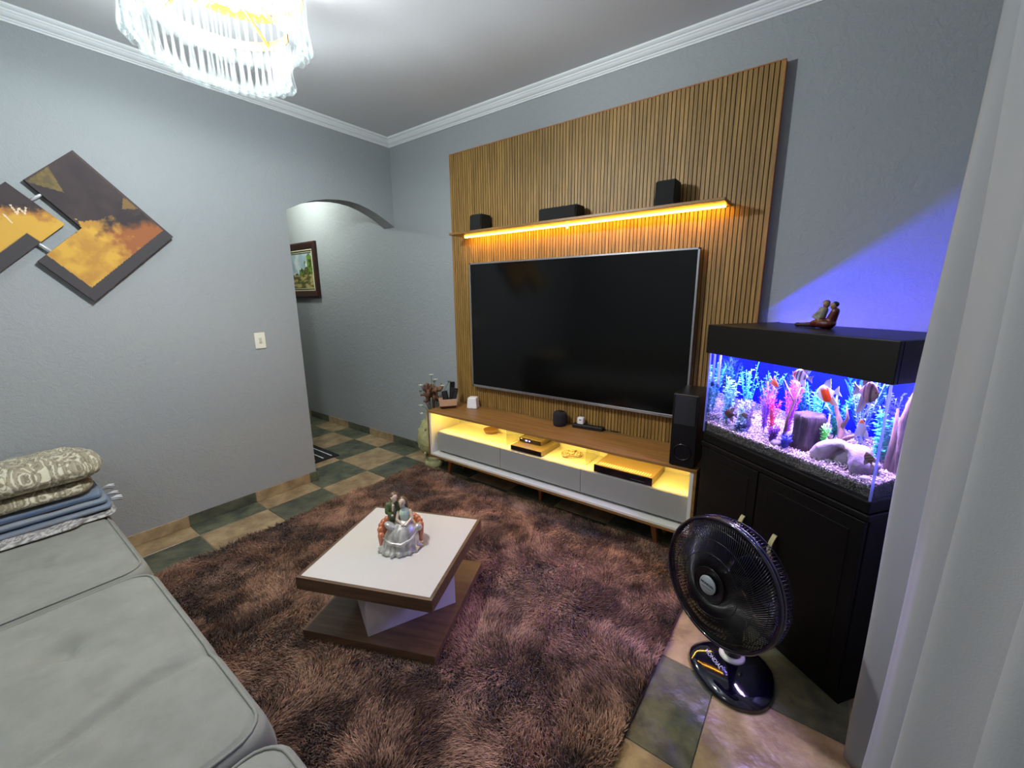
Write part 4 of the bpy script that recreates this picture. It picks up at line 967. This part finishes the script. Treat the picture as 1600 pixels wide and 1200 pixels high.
# plants: stems with many leaves (joined foliage), each plant its own thing
def plant(name, label, u, v, h, spread, nst, leaf, m, seed, wavy=0, lean=(0, 0)):
    rd = random.Random(seed); z0 = gtop(u, v) - .004
    t = aqthing(name, label, 'aquarium plant', u, v, z0); st = MB(); lf_ = MB()
    for s_ in range(nst):
        a = rd.uniform(0, 2 * PI); r_ = spread * math.sqrt(rd.random()); ex, ey = r_ * math.cos(a) + lean[0], r_ * math.sin(a) * .7 + lean[1]; hh = h * rd.uniform(.65, 1)
        pts = [Vector((ex * .15 * 0 + ex * (k / 7) ** 1.3 + wavy * .01 * math.sin(k + a), ey * (k / 7) ** 1.3, hh * k / 7)) for k in range(8)]
        for p_ in pts:
            U = WQ - (u - p_.x) ; 
        def clampp(p_):
            X = min(max(WQ - u + p_.x, .015), WQ - .015) - (WQ - u); Y = min(max(v + p_.y, .018), DQ - .02) - v; return Vector((X, Y, min(p_.z, .432 - (z0 - ZB))))
        pts = [clampp(p_) for p_ in pts]; st.tube(pts, .0012, 4)
        nl = leaf['n']
        for q in range(nl):
            tq = .12 + .88 * q / nl; k = min(6, int(tq * 7)); p_ = pts[k].lerp(pts[k + 1], tq * 7 - k)
            b_a = rd.uniform(0, 2 * PI); L = leaf['l'] * rd.uniform(.7, 1.2); W = leaf['w'] * rd.uniform(.8, 1.2); up = leaf.get('up', .4)
            d = Vector((math.cos(b_a), math.sin(b_a), up)).normalized(); sd = d.cross(Vector((rd.uniform(-.3, .3), rd.uniform(-.3, .3), 1))).normalized()
            P0 = p_; P1 = p_ + d * L * .5 + Vector((0, 0, L * .1)); P2 = p_ + d * L - Vector((0, 0, L * .1))
            pv = [clampp(x__) for x__ in (P0, P1 + sd * W, P2, P1 - sd * W)]
            lf_.add(pv, [(0, 1, 2), (0, 2, 3)])
    st.build('stems', m, t); lf_.build('leaves', m, t); return t
def pm_(n, c, c2): return mat(n, c, .5, col2=c2, nscale=40, lo=.4, hi=.6)
broad = dict(n=18, l=.026, w=.0095, up=.2); fine = dict(n=40, l=.020, w=.0020, up=.9); mid = dict(n=24, l=.018, w=.0050, up=.5); strap = dict(n=9, l=.07, w=.006, up=2.2)
plant('bushy_plant', 'tall blue-green leafy aquarium plant in the left front corner', .745, .07, .27, .055, 11, broad, pm_('p_bluegreen', (70, 150, 170), (150, 215, 225)), 1)
plant('bushy_plant', 'turquoise feathery aquarium plant reaching the top at the left', .70, .15, .345, .06, 10, mid, pm_('p_turq', (40, 170, 170), (100, 220, 205)), 2)
plant('round_leaf_plant', 'pale round-leaved aquarium plant left of the violet thicket', .655, .08, .185, .04, 8, dict(n=12, l=.026, w=.012, up=.1), pm_('p_pale', (130, 190, 190), (215, 240, 225)), 3)
plant('feathery_plant', 'violet feathery aquarium plant left of the red stems', .56, .12, .25, .05, 13, fine, pm_('p_violet', (120, 70, 190), (190, 120, 220)), 4)
plant('red_stem_plant', 'magenta red-stemmed aquarium plant in the middle left', .495, .09, .22, .03, 9, mid, pm_('p_magenta', (200, 30, 90), (240, 90, 140)), 5)
plant('feathery_plant', 'pink-purple feathery aquarium plant behind the red stems', .475, .16, .30, .05, 13, fine, pm_('p_pink', (190, 70, 190), (230, 130, 230)), 6)
plant('low_bush', 'low blue spiky aquarium plant in front of the dark stump', .385, .045, .07, .035, 12, fine, pm_('p_lowblue', (50, 70, 170), (110, 120, 220)), 7)
plant('round_leaf_plant', 'green-teal round-leaved plant above the dark stump', .395, .21, .27, .05, 11, mid, pm_('p_teal', (20, 160, 120), (110, 230, 190)), 8)
plant('grass_plant', 'bright green narrow plant right of the dark stump', .270, .12, .16, .014, 6, dict(n=14, l=.02, w=.006, up=.6), pm_('p_green', (70, 200, 70), (150, 240, 120)), 9)
plant('feathery_plant', 'blue feathery plant behind the big striped fish', .225, .26, .33, .055, 12, mid, pm_('p_blue', (60, 90, 220), (150, 190, 250)), 10)
plant('bushy_plant', 'teal leafy plant beside the front right corner of the tank', .125, .22, .22, .05, 12, broad, pm_('p_teal2', (30, 150, 140), (90, 220, 200)), 11)
plant('bushy_plant', 'green leafy plant along the right side glass', .035, .27, .25, .04, 12, mid, pm_('p_green2', (60, 150, 110), (150, 220, 180)), 12)
plant('strap_plant', 'dark blue strap-leaved plant at the back of the tank', .60, .33, .30, .08, 12, strap, pm_('p_dark', (20, 50, 120), (30, 90, 120)), 13)
plant('strap_plant', 'dark green strap-leaved plant behind the branches', .30, .36, .31, .09, 12, strap, pm_('p_dark2', (16, 80, 90), (24, 120, 100)), 14)
plant('round_leaf_plant', 'small pale plant low at the left of the pebbles', .62, .045, .06, .03, 8, broad, pm_('p_pale2', (110, 130, 170), (160, 180, 210)), 15)

plant('leafy_bank', 'dense dark teal plant bank behind the red stems', .50, .30, .24, .09, 16, mid, pm_('p_bank', (10, 70, 110), (30, 120, 150)), 21)
plant('leafy_bank', 'dense blue-green plant bank at the back left of the tank', .70, .28, .27, .08, 16, mid, pm_('p_bank2', (20, 90, 130), (70, 160, 190)), 22)
plant('leafy_bank', 'dense green plant bank behind the dark stump', .36, .30, .22, .08, 16, mid, pm_('p_bank3', (10, 110, 100), (50, 180, 150)), 23)
plant('leafy_bank', 'dense violet-blue plant bank behind the forked branch', .18, .33, .26, .08, 16, mid, pm_('p_bank4', (40, 50, 130), (90, 110, 200)), 24)
plant('feathery_plant', 'pale lilac feathery plant between the violet thicket and the glass', .60, .06, .17, .035, 9, fine, pm_('p_lilac', (120, 110, 190), (180, 170, 230)), 25)
plant('low_bush', 'low purple bush in front of the red stems', .45, .05, .09, .035, 10, fine, pm_('p_lowpurple', (110, 60, 150), (160, 100, 200)), 26)

# driftwood, stump and rocks
dwm = mat('driftwood', (74, 54, 66), .8, col2=(44, 32, 44), nscale=10, stretch=(3, 3, .5), bump=.7, bscale=40)
dwl = mat('driftwood_pale', (146, 116, 104), .8, col2=(96, 74, 70), nscale=10, stretch=(3, 3, .6), bump=.6, bscale=40)
t = aqthing('stump', 'dark purple-brown tree stump standing on the pebbles', 'driftwood', .355, .135, gtop(.355, .135) - .008)
MB().lathe([(.062, 0), (.056, .03), (.050, .07), (.052, .12), (.056, .15), (.046, .158), (.03, .150), (.001, .146)], (0, 0, 0), 40, wob=lambda a, z: 1 + .12 * math.sin(5 * a + 8 * z) + .07 * math.sin(11 * a)).build('trunk', dwm, t)
t = aqthing('arched_rock', 'large pale arched rock in the right front of the tank', 'rock', .165, .085, gtop(.165, .085) - .006)
rk = MB(); V = []; F = []; nu, nv = 40, 16
for i in range(nu + 1):
    a = PI * i / nu
    for k in range(nv):
        b__ = 2 * PI * k / nv; rr = .022 + .008 * math.sin(a * 3); R1 = .072
        x_ = -(R1 + rr * math.cos(b__)) * math.cos(a) * 1.12; z_ = (R1 + rr * math.cos(b__)) * math.sin(a) * 1.15; y_ = rr * 1.7 * math.sin(b__)
        n_ = .010 * fbm(x_, y_, z_, 20); V.append((x_ + n_, y_ + n_, max(0, z_ + n_)))
for i in range(nu):
    for k in range(nv): k2 = (k + 1) % nv; F.append((i * nv + k, i * nv + k2, (i + 1) * nv + k2, (i + 1) * nv + k))
F += [tuple(range(nv)), tuple(nu * nv + k for k in range(nv))]
MB().add(V, F, True).build('rock_arch', mat('rock_pale', (176, 160, 172), .8, col2=(120, 104, 122), nscale=12, bump=.8, bscale=30), t)
rb = MB(); rb.ell((0, .03, .03), (.075, .03, .05), 20, 12); rb.v = [(p[0] + .01 * nz(*p, 30), p[1] + .01 * nz(p[1], p[0], p[2], 30), max(0, p[2] + .008 * nz(p[2], p[1], p[0], 26))) for p in rb.v]
rb.build('rock_back', MATS['rock_pale'], t)
def stone(label, u, v, s, seed, m='rock_pale'):
    b__ = MB(); b__.ell((0, 0, s * .45), (s, s * .8, s * .6), 14, 9); b__.v = [(p[0] + s * .35 * nz(p[0] + seed, p[1], p[2], .8 / s), p[1] + s * .3 * nz(p[0], p[1] + seed, p[2], .8 / s), max(0, p[2] + s * .25 * nz(p[0], p[1], p[2] + seed, .9 / s))) for p in b__.v]
    o = b__.build('rock', MATS[m], loc=aq(u, v, gtop(u, v) - .005)); tag(o, label, 'rock'); return o
stone('small pale rock at the foot of the dark stump', .43, .055, .026, 3.)
stone('small round rock lying in the front right corner', .05, .035, .018, 5.)
stone('pink tinted rock low in the left front of the tank', .655, .05, .028, 8.)
def branch(name, label, u, v, pts, rads, m):
    t = aqthing(name, label, 'driftwood', u, v, gtop(u, v) - .006)
    for pp, rr in zip(pts, rads): MB().tube(pp, rr, 8).build('branch', m, t)
branch('driftwood', 'pale forked driftwood branch rising behind the arched rock', .245, .17,
       [[(0, 0, 0), (.01, 0, .06), (-.01, .01, .12), (-.035, .0, .2), (-.04, 0, .25)], [(.005, 0, .07), (.04, -.01, .10), (.07, -.01, .12)], [(-.01, .01, .12), (.015, 0, .17), (.01, -.01, .22)], [(0, 0, .03), (-.05, -.01, .09), (-.055, 0, .17)]],
       [[.02, .016, .012, .007, .003], [.011, .008, .003], [.009, .006, .002], [.01, .007, .003]], dwl)
branch('driftwood', 'tall dark driftwood trunk by the right side glass', .055, .20,
       [[(0, 0, 0), (-.005, .01, .08), (.01, .0, .17), (0, .01, .26), (.015, 0, .32)], [(.02, -.02, 0), (.018, -.03, .1), (.0, -.02, .2), (.01, -.01, .29)], [(-.025, -.01, 0), (-.02, -.01, .12), (-.03, 0, .24)]],
       [[.026, .020, .018, .014, .006], [.013, .011, .009, .004], [.012, .009, .004]], dwl)
branch('driftwood', 'thin pale branch leaning in the middle of the tank', .44, .10,
       [[(0, 0, .02), (.01, 0, .12), (.03, 0, .20), (.045, .01, .27)], [(.03, 0, .2), (.0, 0, .245), (-.03, 0, .29)]], [[.006, .005, .004, .002], [.004, .003, .0015]], dwl)
tb_ = aqthing('filter_pipe', 'clear vertical filter pipe in the upper left corner of the tank', 'pipe', .795, .045, 1.14)
MB().tube([(0, 0, 0), (0, 0, .185)], .006, 10).build('pipe', sl, tb_); MB().lathe([(.009, -.02), (.009, .0), (.007, .004)], (0, 0, 0), 12).build('strainer', mat('strainer', (40, 60, 140), .5), tb_)

# fish
def fish(name, label, u, v, z, L, hgt, colfn, yaw=0, tall=False, pitch=0, fil=True):
    t = thing(name, label, 'fish', aq(u, v, z)); t.rotation_euler = (0, pitch, math.atan2(-0.60181502, 0.79863551) + yaw)
    V = []; F = []; n, m = 18, 14
    def pf(s): return (math.sin(PI * min(1, s * .98 + .02)) ** (.75)) * (1 - .55 * max(0, s - .55) / .45)
    for i in range(n + 1):
        s = i / n; r_ = max(pf(s), .02); hh = hgt / 2 * r_; ww = hgt * .13 * r_ ** .8
        for k in range(m): a = 2 * PI * k / m; V.append((-L * .38 + L * .76 * s, ww * math.cos(a), hh * math.sin(a)))
    for i in range(n):
        for k in range(m): k2 = (k + 1) % m; F.append((i * m + k, i * m + k2, (i + 1) * m + k2, (i + 1) * m + k))
    F += [tuple(range(m)), tuple(n * m + k for k in range(m))]
    fm_ = mat('fish_skin', rough=.35, vcol=True, spec=.6)
    def fc(co): return colfn((co.x + L * .38) / (L * .76), co.z / (hgt / 2))
    me = MB().add(V, F, True).mesh('body', fm_); setcol(me, fc); link('body', me, t)
    def fin(nm, pts):
        V = []; k = len(pts)
        for s_ in (-.0008, .0008): V += [(p[0], s_ + (p[2] if len(p) > 2 else 0), p[1]) for p in pts]
        F = [tuple(range(k)), tuple(range(2 * k - 1, k - 1, -1))] + [(i, (i + 1) % k, (i + 1) % k + k, i + k) for i in range(k)]
        me = MB().add(V, F).mesh(nm, fm_); setcol(me, lambda c: mixc(colfn(min(1, max(0, (c.x + L * .38) / (L * .76))), max(-1, min(1, c.z / (hgt / 2)))), (200, 190, 230), .35)); link(nm, me, t)
    x1 = L * .34
    fin('tail_fin', [(x1, hgt * .08), (x1 + L * .26, hgt * .30), (x1 + L * .20, 0), (x1 + L * .26, -hgt * .30), (x1, -hgt * .08)])
    k_ = 1.0 if tall else .45
    fin('dorsal_fin', [(-L * .05, hgt * .44), (L * .16, hgt * (.5 + .45 * k_)), (L * .36, hgt * (.5 + .55 * k_)), (L * .26, hgt * .22), (L * .1, hgt * .36)])
    fin('anal_fin', [(-L * .02, -hgt * .44), (L * .14, -hgt * (.5 + .40 * k_)), (L * .36, -hgt * (.5 + .6 * k_)), (L * .27, -hgt * .2), (L * .1, -hgt * .36)])
    if fil:
        for s_ in (-1, 1): MB().tube([(-L * .12, s_ * .003, -hgt * .42), (-L * .06, s_ * .004, -hgt * .8), (L * .06, s_ * .004, -hgt * 1.15)], [.0016, .0011, .0006], 5).build('ventral_fin', mat('fin_pale', (210, 200, 225), .5), t)
    e = MB()
    for s_ in (-1, 1): e.ell((-L * .30, s_ * hgt * .058, hgt * .06), (hgt * .04, hgt * .02, hgt * .04), 8, 6)
    e.build('eyes', BLK, t); return t
W3 = (235, 228, 235); O3 = (240, 74, 24)
fish('angelfish', 'orange and white angelfish in the middle right of the tank', .262, .075, 1.205, .085, .072, lambda s, h_: O3 if .28 < s < .75 and h_ < .65 else W3, yaw=PI * .08, tall=False, pitch=-.35)
fish('small_fish', 'small orange fish left of center near the purple plants', .477, .055, 1.205, .062, .026, lambda s, h_: mixc(O3, (250, 120, 90), s), yaw=PI, pitch=-.6, fil=False)
fish('angelfish', 'pale spotted angelfish just below the hood', .372, .07, 1.258, .085, .055, lambda s, h_: O3 if s < .2 else mixc((230, 215, 220), (90, 80, 110), 1 if math.sin(s * 26) > .3 else 0), yaw=.1, pitch=.15)
fish('angelfish', 'large brown striped angelfish at the upper right', .105, .065, 1.245, .095, .082, lambda s, h_: (60, 40, 60) if abs(s - .3) < .06 or abs(s - .62) < .05 else (150, 110, 110), yaw=PI * .96, tall=True)
fish('angelfish', 'brown angelfish low at the far left of the tank', .700, .045, 1.003, .075, .05, lambda s, h_: mixc((110, 66, 60), (70, 44, 50), s), yaw=.15, fil=False)
fish('small_fish', 'brown slender fish right of the low brown angelfish', .600, .05, 1.02, .08, .03, lambda s, h_: mixc((96, 70, 70), (130, 100, 96), s), yaw=.05, fil=False)
fish('koi_fish', 'pale fish with an orange head hanging upright on the right', .095, .045, 1.112, .095, .032, lambda s, h_: (240, 110, 60) if s < .22 else (196, 178, 216), yaw=0, pitch=PI / 2 * .92, fil=False)
fish('small_fish', 'brown mottled fish near the lower right corner of the tank', .045, .03, 1.02, .06, .03, lambda s, h_: mixc((140, 104, 90), (80, 60, 60), 1 if math.sin(s * 30) > 0 else 0), yaw=.2, pitch=1.1, fil=False)

# ornament on the hood
sc_ = aqthing('seated_couple_figurine', 'small red-brown figurine of an embracing pair on the aquarium hood', 'figurine', .455, .24, 1.445)
red = mat('fig_red', (74, 20, 18), .4, coat=.4); grey = mat('fig_grey', (124, 122, 110), .5); flesh = mat('fig_flesh', (140, 112, 92), .5); dkf = mat('fig_dark', (30, 20, 24), .5)
b__ = MB(); b__.ell((.02, 0, .022), (.05, .032, .022)); b__.cap((.04, .005, .02), (.062, .0, .075), .022, .016); b__.cap((-.02, -.01, .02), (.02, -.01, .03), .014, .018)
remesh(b__.build('red_gown', red, sc_), .003)
b__ = MB(); b__.cap((-.02, 0, .014), (-.09, 0, .010), .014, .009); b__.ell((-.10, 0, .010), (.016, .010, .010)); remesh(b__.build('legs', dkf, sc_), .003)
b__ = MB(); b__.cap((.0, 0, .035), (.012, 0, .078), .018, .017); b__.cap((.0, -.012, .07), (-.022, -.012, .05), .008, .007); b__.cap((-.022, -.012, .05), (.01, -.02, .04), .007, .006); b__.cap((-.018, .006, .045), (-.005, .006, .085), .012, .008); remesh(b__.build('torso', grey, sc_), .003)
for (hx_, hz_, nm) in ((.020, .104, 'head'), (.052, .098, 'head')):
    b__ = MB(); b__.ell((hx_, 0, hz_), (.013, .014, .016)); b__.ell((hx_, -.013, hz_ - .002), (.003, .004, .004), 8, 6); b__.ell((hx_, 0, hz_ - .014), (.007, .007, .01)); o = remesh(b__.build(nm, flesh, sc_), .002)
    b__ = MB(); b__.ell((hx_ + (.003 if hx_ > .03 else -.003), .004, hz_ + .006), (.014, .013, .012)); b__.build('hair', dkf if hx_ > .03 else mat('fig_hair', (90, 74, 60), .6), o)

# ------------------------------------------------------------------ fan
fan = thing('table_fan', 'large black and dark blue table fan standing on the floor tiles', 'fan', (3.335, -1.02, 0))
NV = mat('fan_navy', (7, 6, 26), .06, coat=1.0); GB = mat('fan_black', (10, 10, 12), .25)
def rf(o): return rel(o, fan)
V = []; F = []
NTH = 64; secs = [(1.0, .0), (1.02, .012), (.97, .026), (.80, .040), (.5, .052), (.22, .060), (.02, .062)]
tipd = Vector((.43, -.90)).normalized(); sd_ = Vector((tipd.y, -tipd.x)) * -1
for (s_, z_) in secs:
    for k in range(NTH):
        a = 2 * PI * k / NTH; c_, n_ = math.cos(a), math.sin(a)
        fwd = (.200 * abs(c_) ** 1.35 if c_ > 0 else -.125 * abs(c_) ** .6); lat = .165 * math.copysign(abs(n_) ** (.85), n_) * (1 if c_ > 0 else 1 - .12 * abs(c_))
        p_ = Vector((3.330, -1.000)) + (tipd * fwd + sd_ * lat) * s_; V.append((p_.x, p_.y, z_))
for i in range(len(secs) - 1):
    for k in range(NTH): k2 = (k + 1) % NTH; F.append((i * NTH + k, i * NTH + k2, (i + 1) * NTH + k2, (i + 1) * NTH + k))
F += [tuple(range(NTH - 1, -1, -1)), tuple((len(secs) - 1) * NTH + k for k in range(NTH))]
rf(MB().add(V, F, True).build('base', NV))
rf(MB().lathe([(.048, .052), (.052, .060), (.048, .070), (.036, .074)], (3.330, -.985, 0), 30).build('neck_ring', WHITEP))
rf(MB().tube([(3.330, -.985, .055), (3.332, -.99, .2), (3.345, -1.05, .36), (3.352, -1.075, .48)], [.036, .030, .030, .035], 16).build('neck', GB))
az, el = math.radians(241.5), math.radians(6); nrm = Vector((math.cos(az) * math.cos(el), math.sin(az) * math.cos(el), math.sin(el)))
FCn = Vector((3.276, -1.203, .533)); RF = .235
ax_ = nrm.cross(Vector((0, 0, 1))).normalized(); ay_ = ax_.cross(nrm).normalized() * 1
if ay_.z < 0: ay_ = -ay_
def fp_(r_, a, d): return FCn + ax_ * (r_ * math.cos(a)) + ay_ * (r_ * math.sin(a)) + nrm * d
rf(MB().cap(FCn - nrm * .20, FCn - nrm * .09, .055, .068, 20).build('motor_housing', GB))
circ = lambda r_, d, n=72: [fp_(r_, 2 * PI * k / n, d) for k in range(n)]
rf(MB().tube(circ(RF, 0), .0075, 8, closed=True).build('rim_band', NV))
rf(MB().tube(circ(RF * 1.0, -.018), .0065, 8, closed=True).build('rim_band', NV))
gd = MB(); NW = 150
def dome(r_): return .055 * (1 - (r_ / RF) ** 3)
for k in range(NW):
    a0 = 2 * PI * k / NW; gd.tube([fp_(lerp(.062, RF, t), a0 + .55 * (1 - t), dome(lerp(.062, RF, t))) for t in (0, .2, .4, .6, .75, .88, 1)], .0017, 4)
for r_ in (.062, .115, .165, .205): gd.tube(circ(r_, dome(r_), 60), .0016, 5, closed=True)
o = rf(gd.build('front_guard', GB)); tag(o, kind='stuff')
gd = MB()
for k in range(120):
    a0 = 2 * PI * k / 120; gd.tube([fp_(r_, a0, d) for (r_, d) in ((RF, -.012), (RF * 1.02, -.045), (RF * .93, -.085), (.15, -.105), (.06, -.11))], .0017, 4)
for r_, d in ((RF * .97, -.075), (.15, -.105)): gd.tube(circ(r_, d, 60), .0016, 5, closed=True)
o = rf(gd.build('rear_guard', GB)); tag(o, kind='stuff')
rf(MB().lathe([(.001, .0), (.060, .0), (.066, .004), (.066, -.006), (.001, -.008)][::-1], FCn + nrm * .052, 40, axis=nrm).build('hub_cap', GB))
bd = rf(MB().lathe([(.034, 0), (.035, .003), (.033, .0055), (.001, .006)], FCn + nrm * .056, 40, axis=nrm).build('badge', mat('badge_silver', (150, 156, 160), .4, metal=.3)))
rx = -ax_ if ax_.dot(Vector(_r)) < 0 else ax_
ry = nrm.cross(rx).normalized() * 1
if ry.z < 0: ry = -ry
def tmx(o_, X, Y, Z): return Matrix(((X.x, Y.x, Z.x, o_.x), (X.y, Y.y, Z.y, o_.y), (X.z, Y.z, Z.z, o_.z), (0, 0, 0, 1)))
tt = text('badge_lettering', 'MONDIAL', .0125, BLK, bd, tmx(FCn + nrm * .0625 + ry * .004, rx, ry, nrm))
ln = MB().box((-.02, -.0012, 0), (.02, .0012, .0006)).build('badge_line', mat('badge_grey', (80, 84, 88), .5), bd); ln.matrix_local = tmx(FCn + nrm * .0622 - ry * .010, rx, ry, nrm)
blm = mat('fan_blade', (16, 14, 44), .2, coat=.6)
for k in range(6):
    V = []; F = []
    for i in range(9):
        t = i / 8; r_ = lerp(.045, RF * .88, t); wd = .30 + .42 * math.sin(PI * min(1, t * .8 + .1))
        for j in range(6): s_ = j / 5 - .5; V.append(fp_(r_, k * PI / 3 + s_ * wd * 1.05 + .35 * t, -.045 - s_ * .030))
    for i in range(8):
        for j in range(5): q = i * 6 + j; F.append((q, q + 1, q + 7, q + 6))
    o = rf(MB().add(V, F, True).build('blade', blm)); so = o.modifiers.new('solid', 'SOLIDIFY'); so.thickness = .002
rf(MB().lathe([(.045, -.02), (.045, .015), (.03, .025), (.001, .027)], FCn - nrm * .045, 30, axis=nrm).build('blade_hub', GB))
tb_m = mat('print_white', (200, 200, 230), .5)
dirx = Vector((.75, -.66, 0)).normalized(); nrz = Vector((-.35, -.35, .9)).normalized(); dirx = (dirx - nrz * dirx.dot(nrz)).normalized(); diry = nrz.cross(dirx)
tx = text('base_lettering', 'MONDIAL', .022, tb_m, fan, Matrix.Translation(-fan.location) @ tmx(Vector((3.268, -1.050, .056)), dirx, diry, nrz))
rf(MB().tube([(3.345, -.86, .02), (3.37, -.79, .006), (3.34, -.70, .006), (3.25, -.62, .006)], .0035, 6).build('power_cord', BLK))

# ------------------------------------------------------------------ curtain on the right wall
cur = thing('curtain', 'long off-white curtain hanging along the right edge of the picture', 'curtain', (3.8, -2.0, 0))
NYc, NZc = 220, 60; V = []; F = []
for j in range(NZc + 1):
    z_ = lerp(.012, 2.80, j / NZc)
    for i in range(NYc + 1):
        s_ = i / NYc; y_ = -1.13 - 1.9 * s_; fl = 1 - .25 * (z_ / 2.8)
        x_ = 3.778 - .062 * fl * math.cos(2 * PI * (y_ + 1.13) / .30 + .9 * nz(y_ * 1.3, z_ * .35, 0, 1)) - .010 * math.sin(2 * PI * y_ / .11 + 2.5 * nz(y_, z_ * .4, 7, 1.5)) + .030 * nz(y_, z_ * .5, 0, 1.6)
        x_ += -.010 * math.exp(-s_ * 40)
        if z_ < .16: x_ += .02 * (1 - z_ / .16) * nz(y_, z_, 3, 14); y_ -= .01 * math.sin((.16 - z_) * 20) * math.exp(-s_ * 8)
        V.append((x_, y_, z_))
for j in range(NZc):
    for i in range(NYc): k = j * (NYc + 1) + i; F.append((k, k + 1, k + NYc + 2, k + NYc + 1))
cmt = bpy.data.materials.new('curtain_cloth'); cmt.use_nodes = True; nt = cmt.node_tree; bs = nt.nodes['Principled BSDF']; bs.inputs['Base Color'].default_value = lin((164, 165, 167)); bs.inputs['Roughness'].default_value = .9
trn = nt.nodes.new('ShaderNodeBsdfTranslucent'); trn.inputs[0].default_value = lin((176, 178, 180)); mxs = nt.nodes.new('ShaderNodeMixShader'); mxs.inputs[0].default_value = .22
wv = nt.nodes.new('ShaderNodeTexNoise'); wv.inputs['Scale'].default_value = 260; bpn = nt.nodes.new('ShaderNodeBump'); bpn.inputs['Strength'].default_value = .12; bpn.inputs['Distance'].default_value = .003
tcn = nt.nodes.new('ShaderNodeTexCoord'); nt.links.new(tcn.outputs['Object'], wv.inputs['Vector']); nt.links.new(wv.outputs['Fac'], bpn.inputs['Height']); nt.links.new(bpn.outputs[0], bs.inputs['Normal'])
nt.links.new(bs.outputs[0], mxs.inputs[1]); nt.links.new(trn.outputs[0], mxs.inputs[2]); nt.links.new(mxs.outputs[0], nt.nodes['Material Output'].inputs['Surface'])
o = rel(MB().add(V, F, True).build('cloth', cmt), cur); so = o.modifiers.new('solid', 'SOLIDIFY'); so.thickness = .0016
rod = thing('curtain_rod', 'metal curtain rod above the off-white curtain', 'curtain rod', (3.79, -2.2, 2.82))
MB().tube([(0, 1.15, 0), (0, -1.3, 0)], .012, 10).build('rod', SILV, rod)
for yy in (1.0, -1.2): MB().tube([(0, yy, 0), (.24, yy, 0)], .008, 8).build('bracket', SILV, rod)
rb_ = MB()
for k in range(16): rb_.tube([(.018 * math.cos(a), 1.0 - k * .12, .018 * math.sin(a) - .004) for a in np.linspace(0, 2 * PI, 14, endpoint=False)], .0018, 5, closed=True)
rb_.build('rings', SILV, rod)

# ------------------------------------------------------------------ shared groups of repeats
for pre, cat, grp in (('', 'fish', 'fish in the aquarium'), ('', 'aquarium plant', 'plants in the aquarium'), ('satellite_speaker', 'speaker', 'small speakers on the lit shelf'),
                      ('remote_control', 'remote control', 'remote controls in the caddy'), ('painted_panel', 'wall art', 'tilted painted wall panels'), ('connecting_rod', 'rod', 'rods joining the painted panels'),
                      ('', 'driftwood', 'driftwood in the aquarium'), ('', 'rock', 'rocks in the aquarium')):
    for ob in bpy.data.objects:
        if ob.parent is None and ob.get('category') == cat and ob.name.startswith(pre): ob['group'] = grp
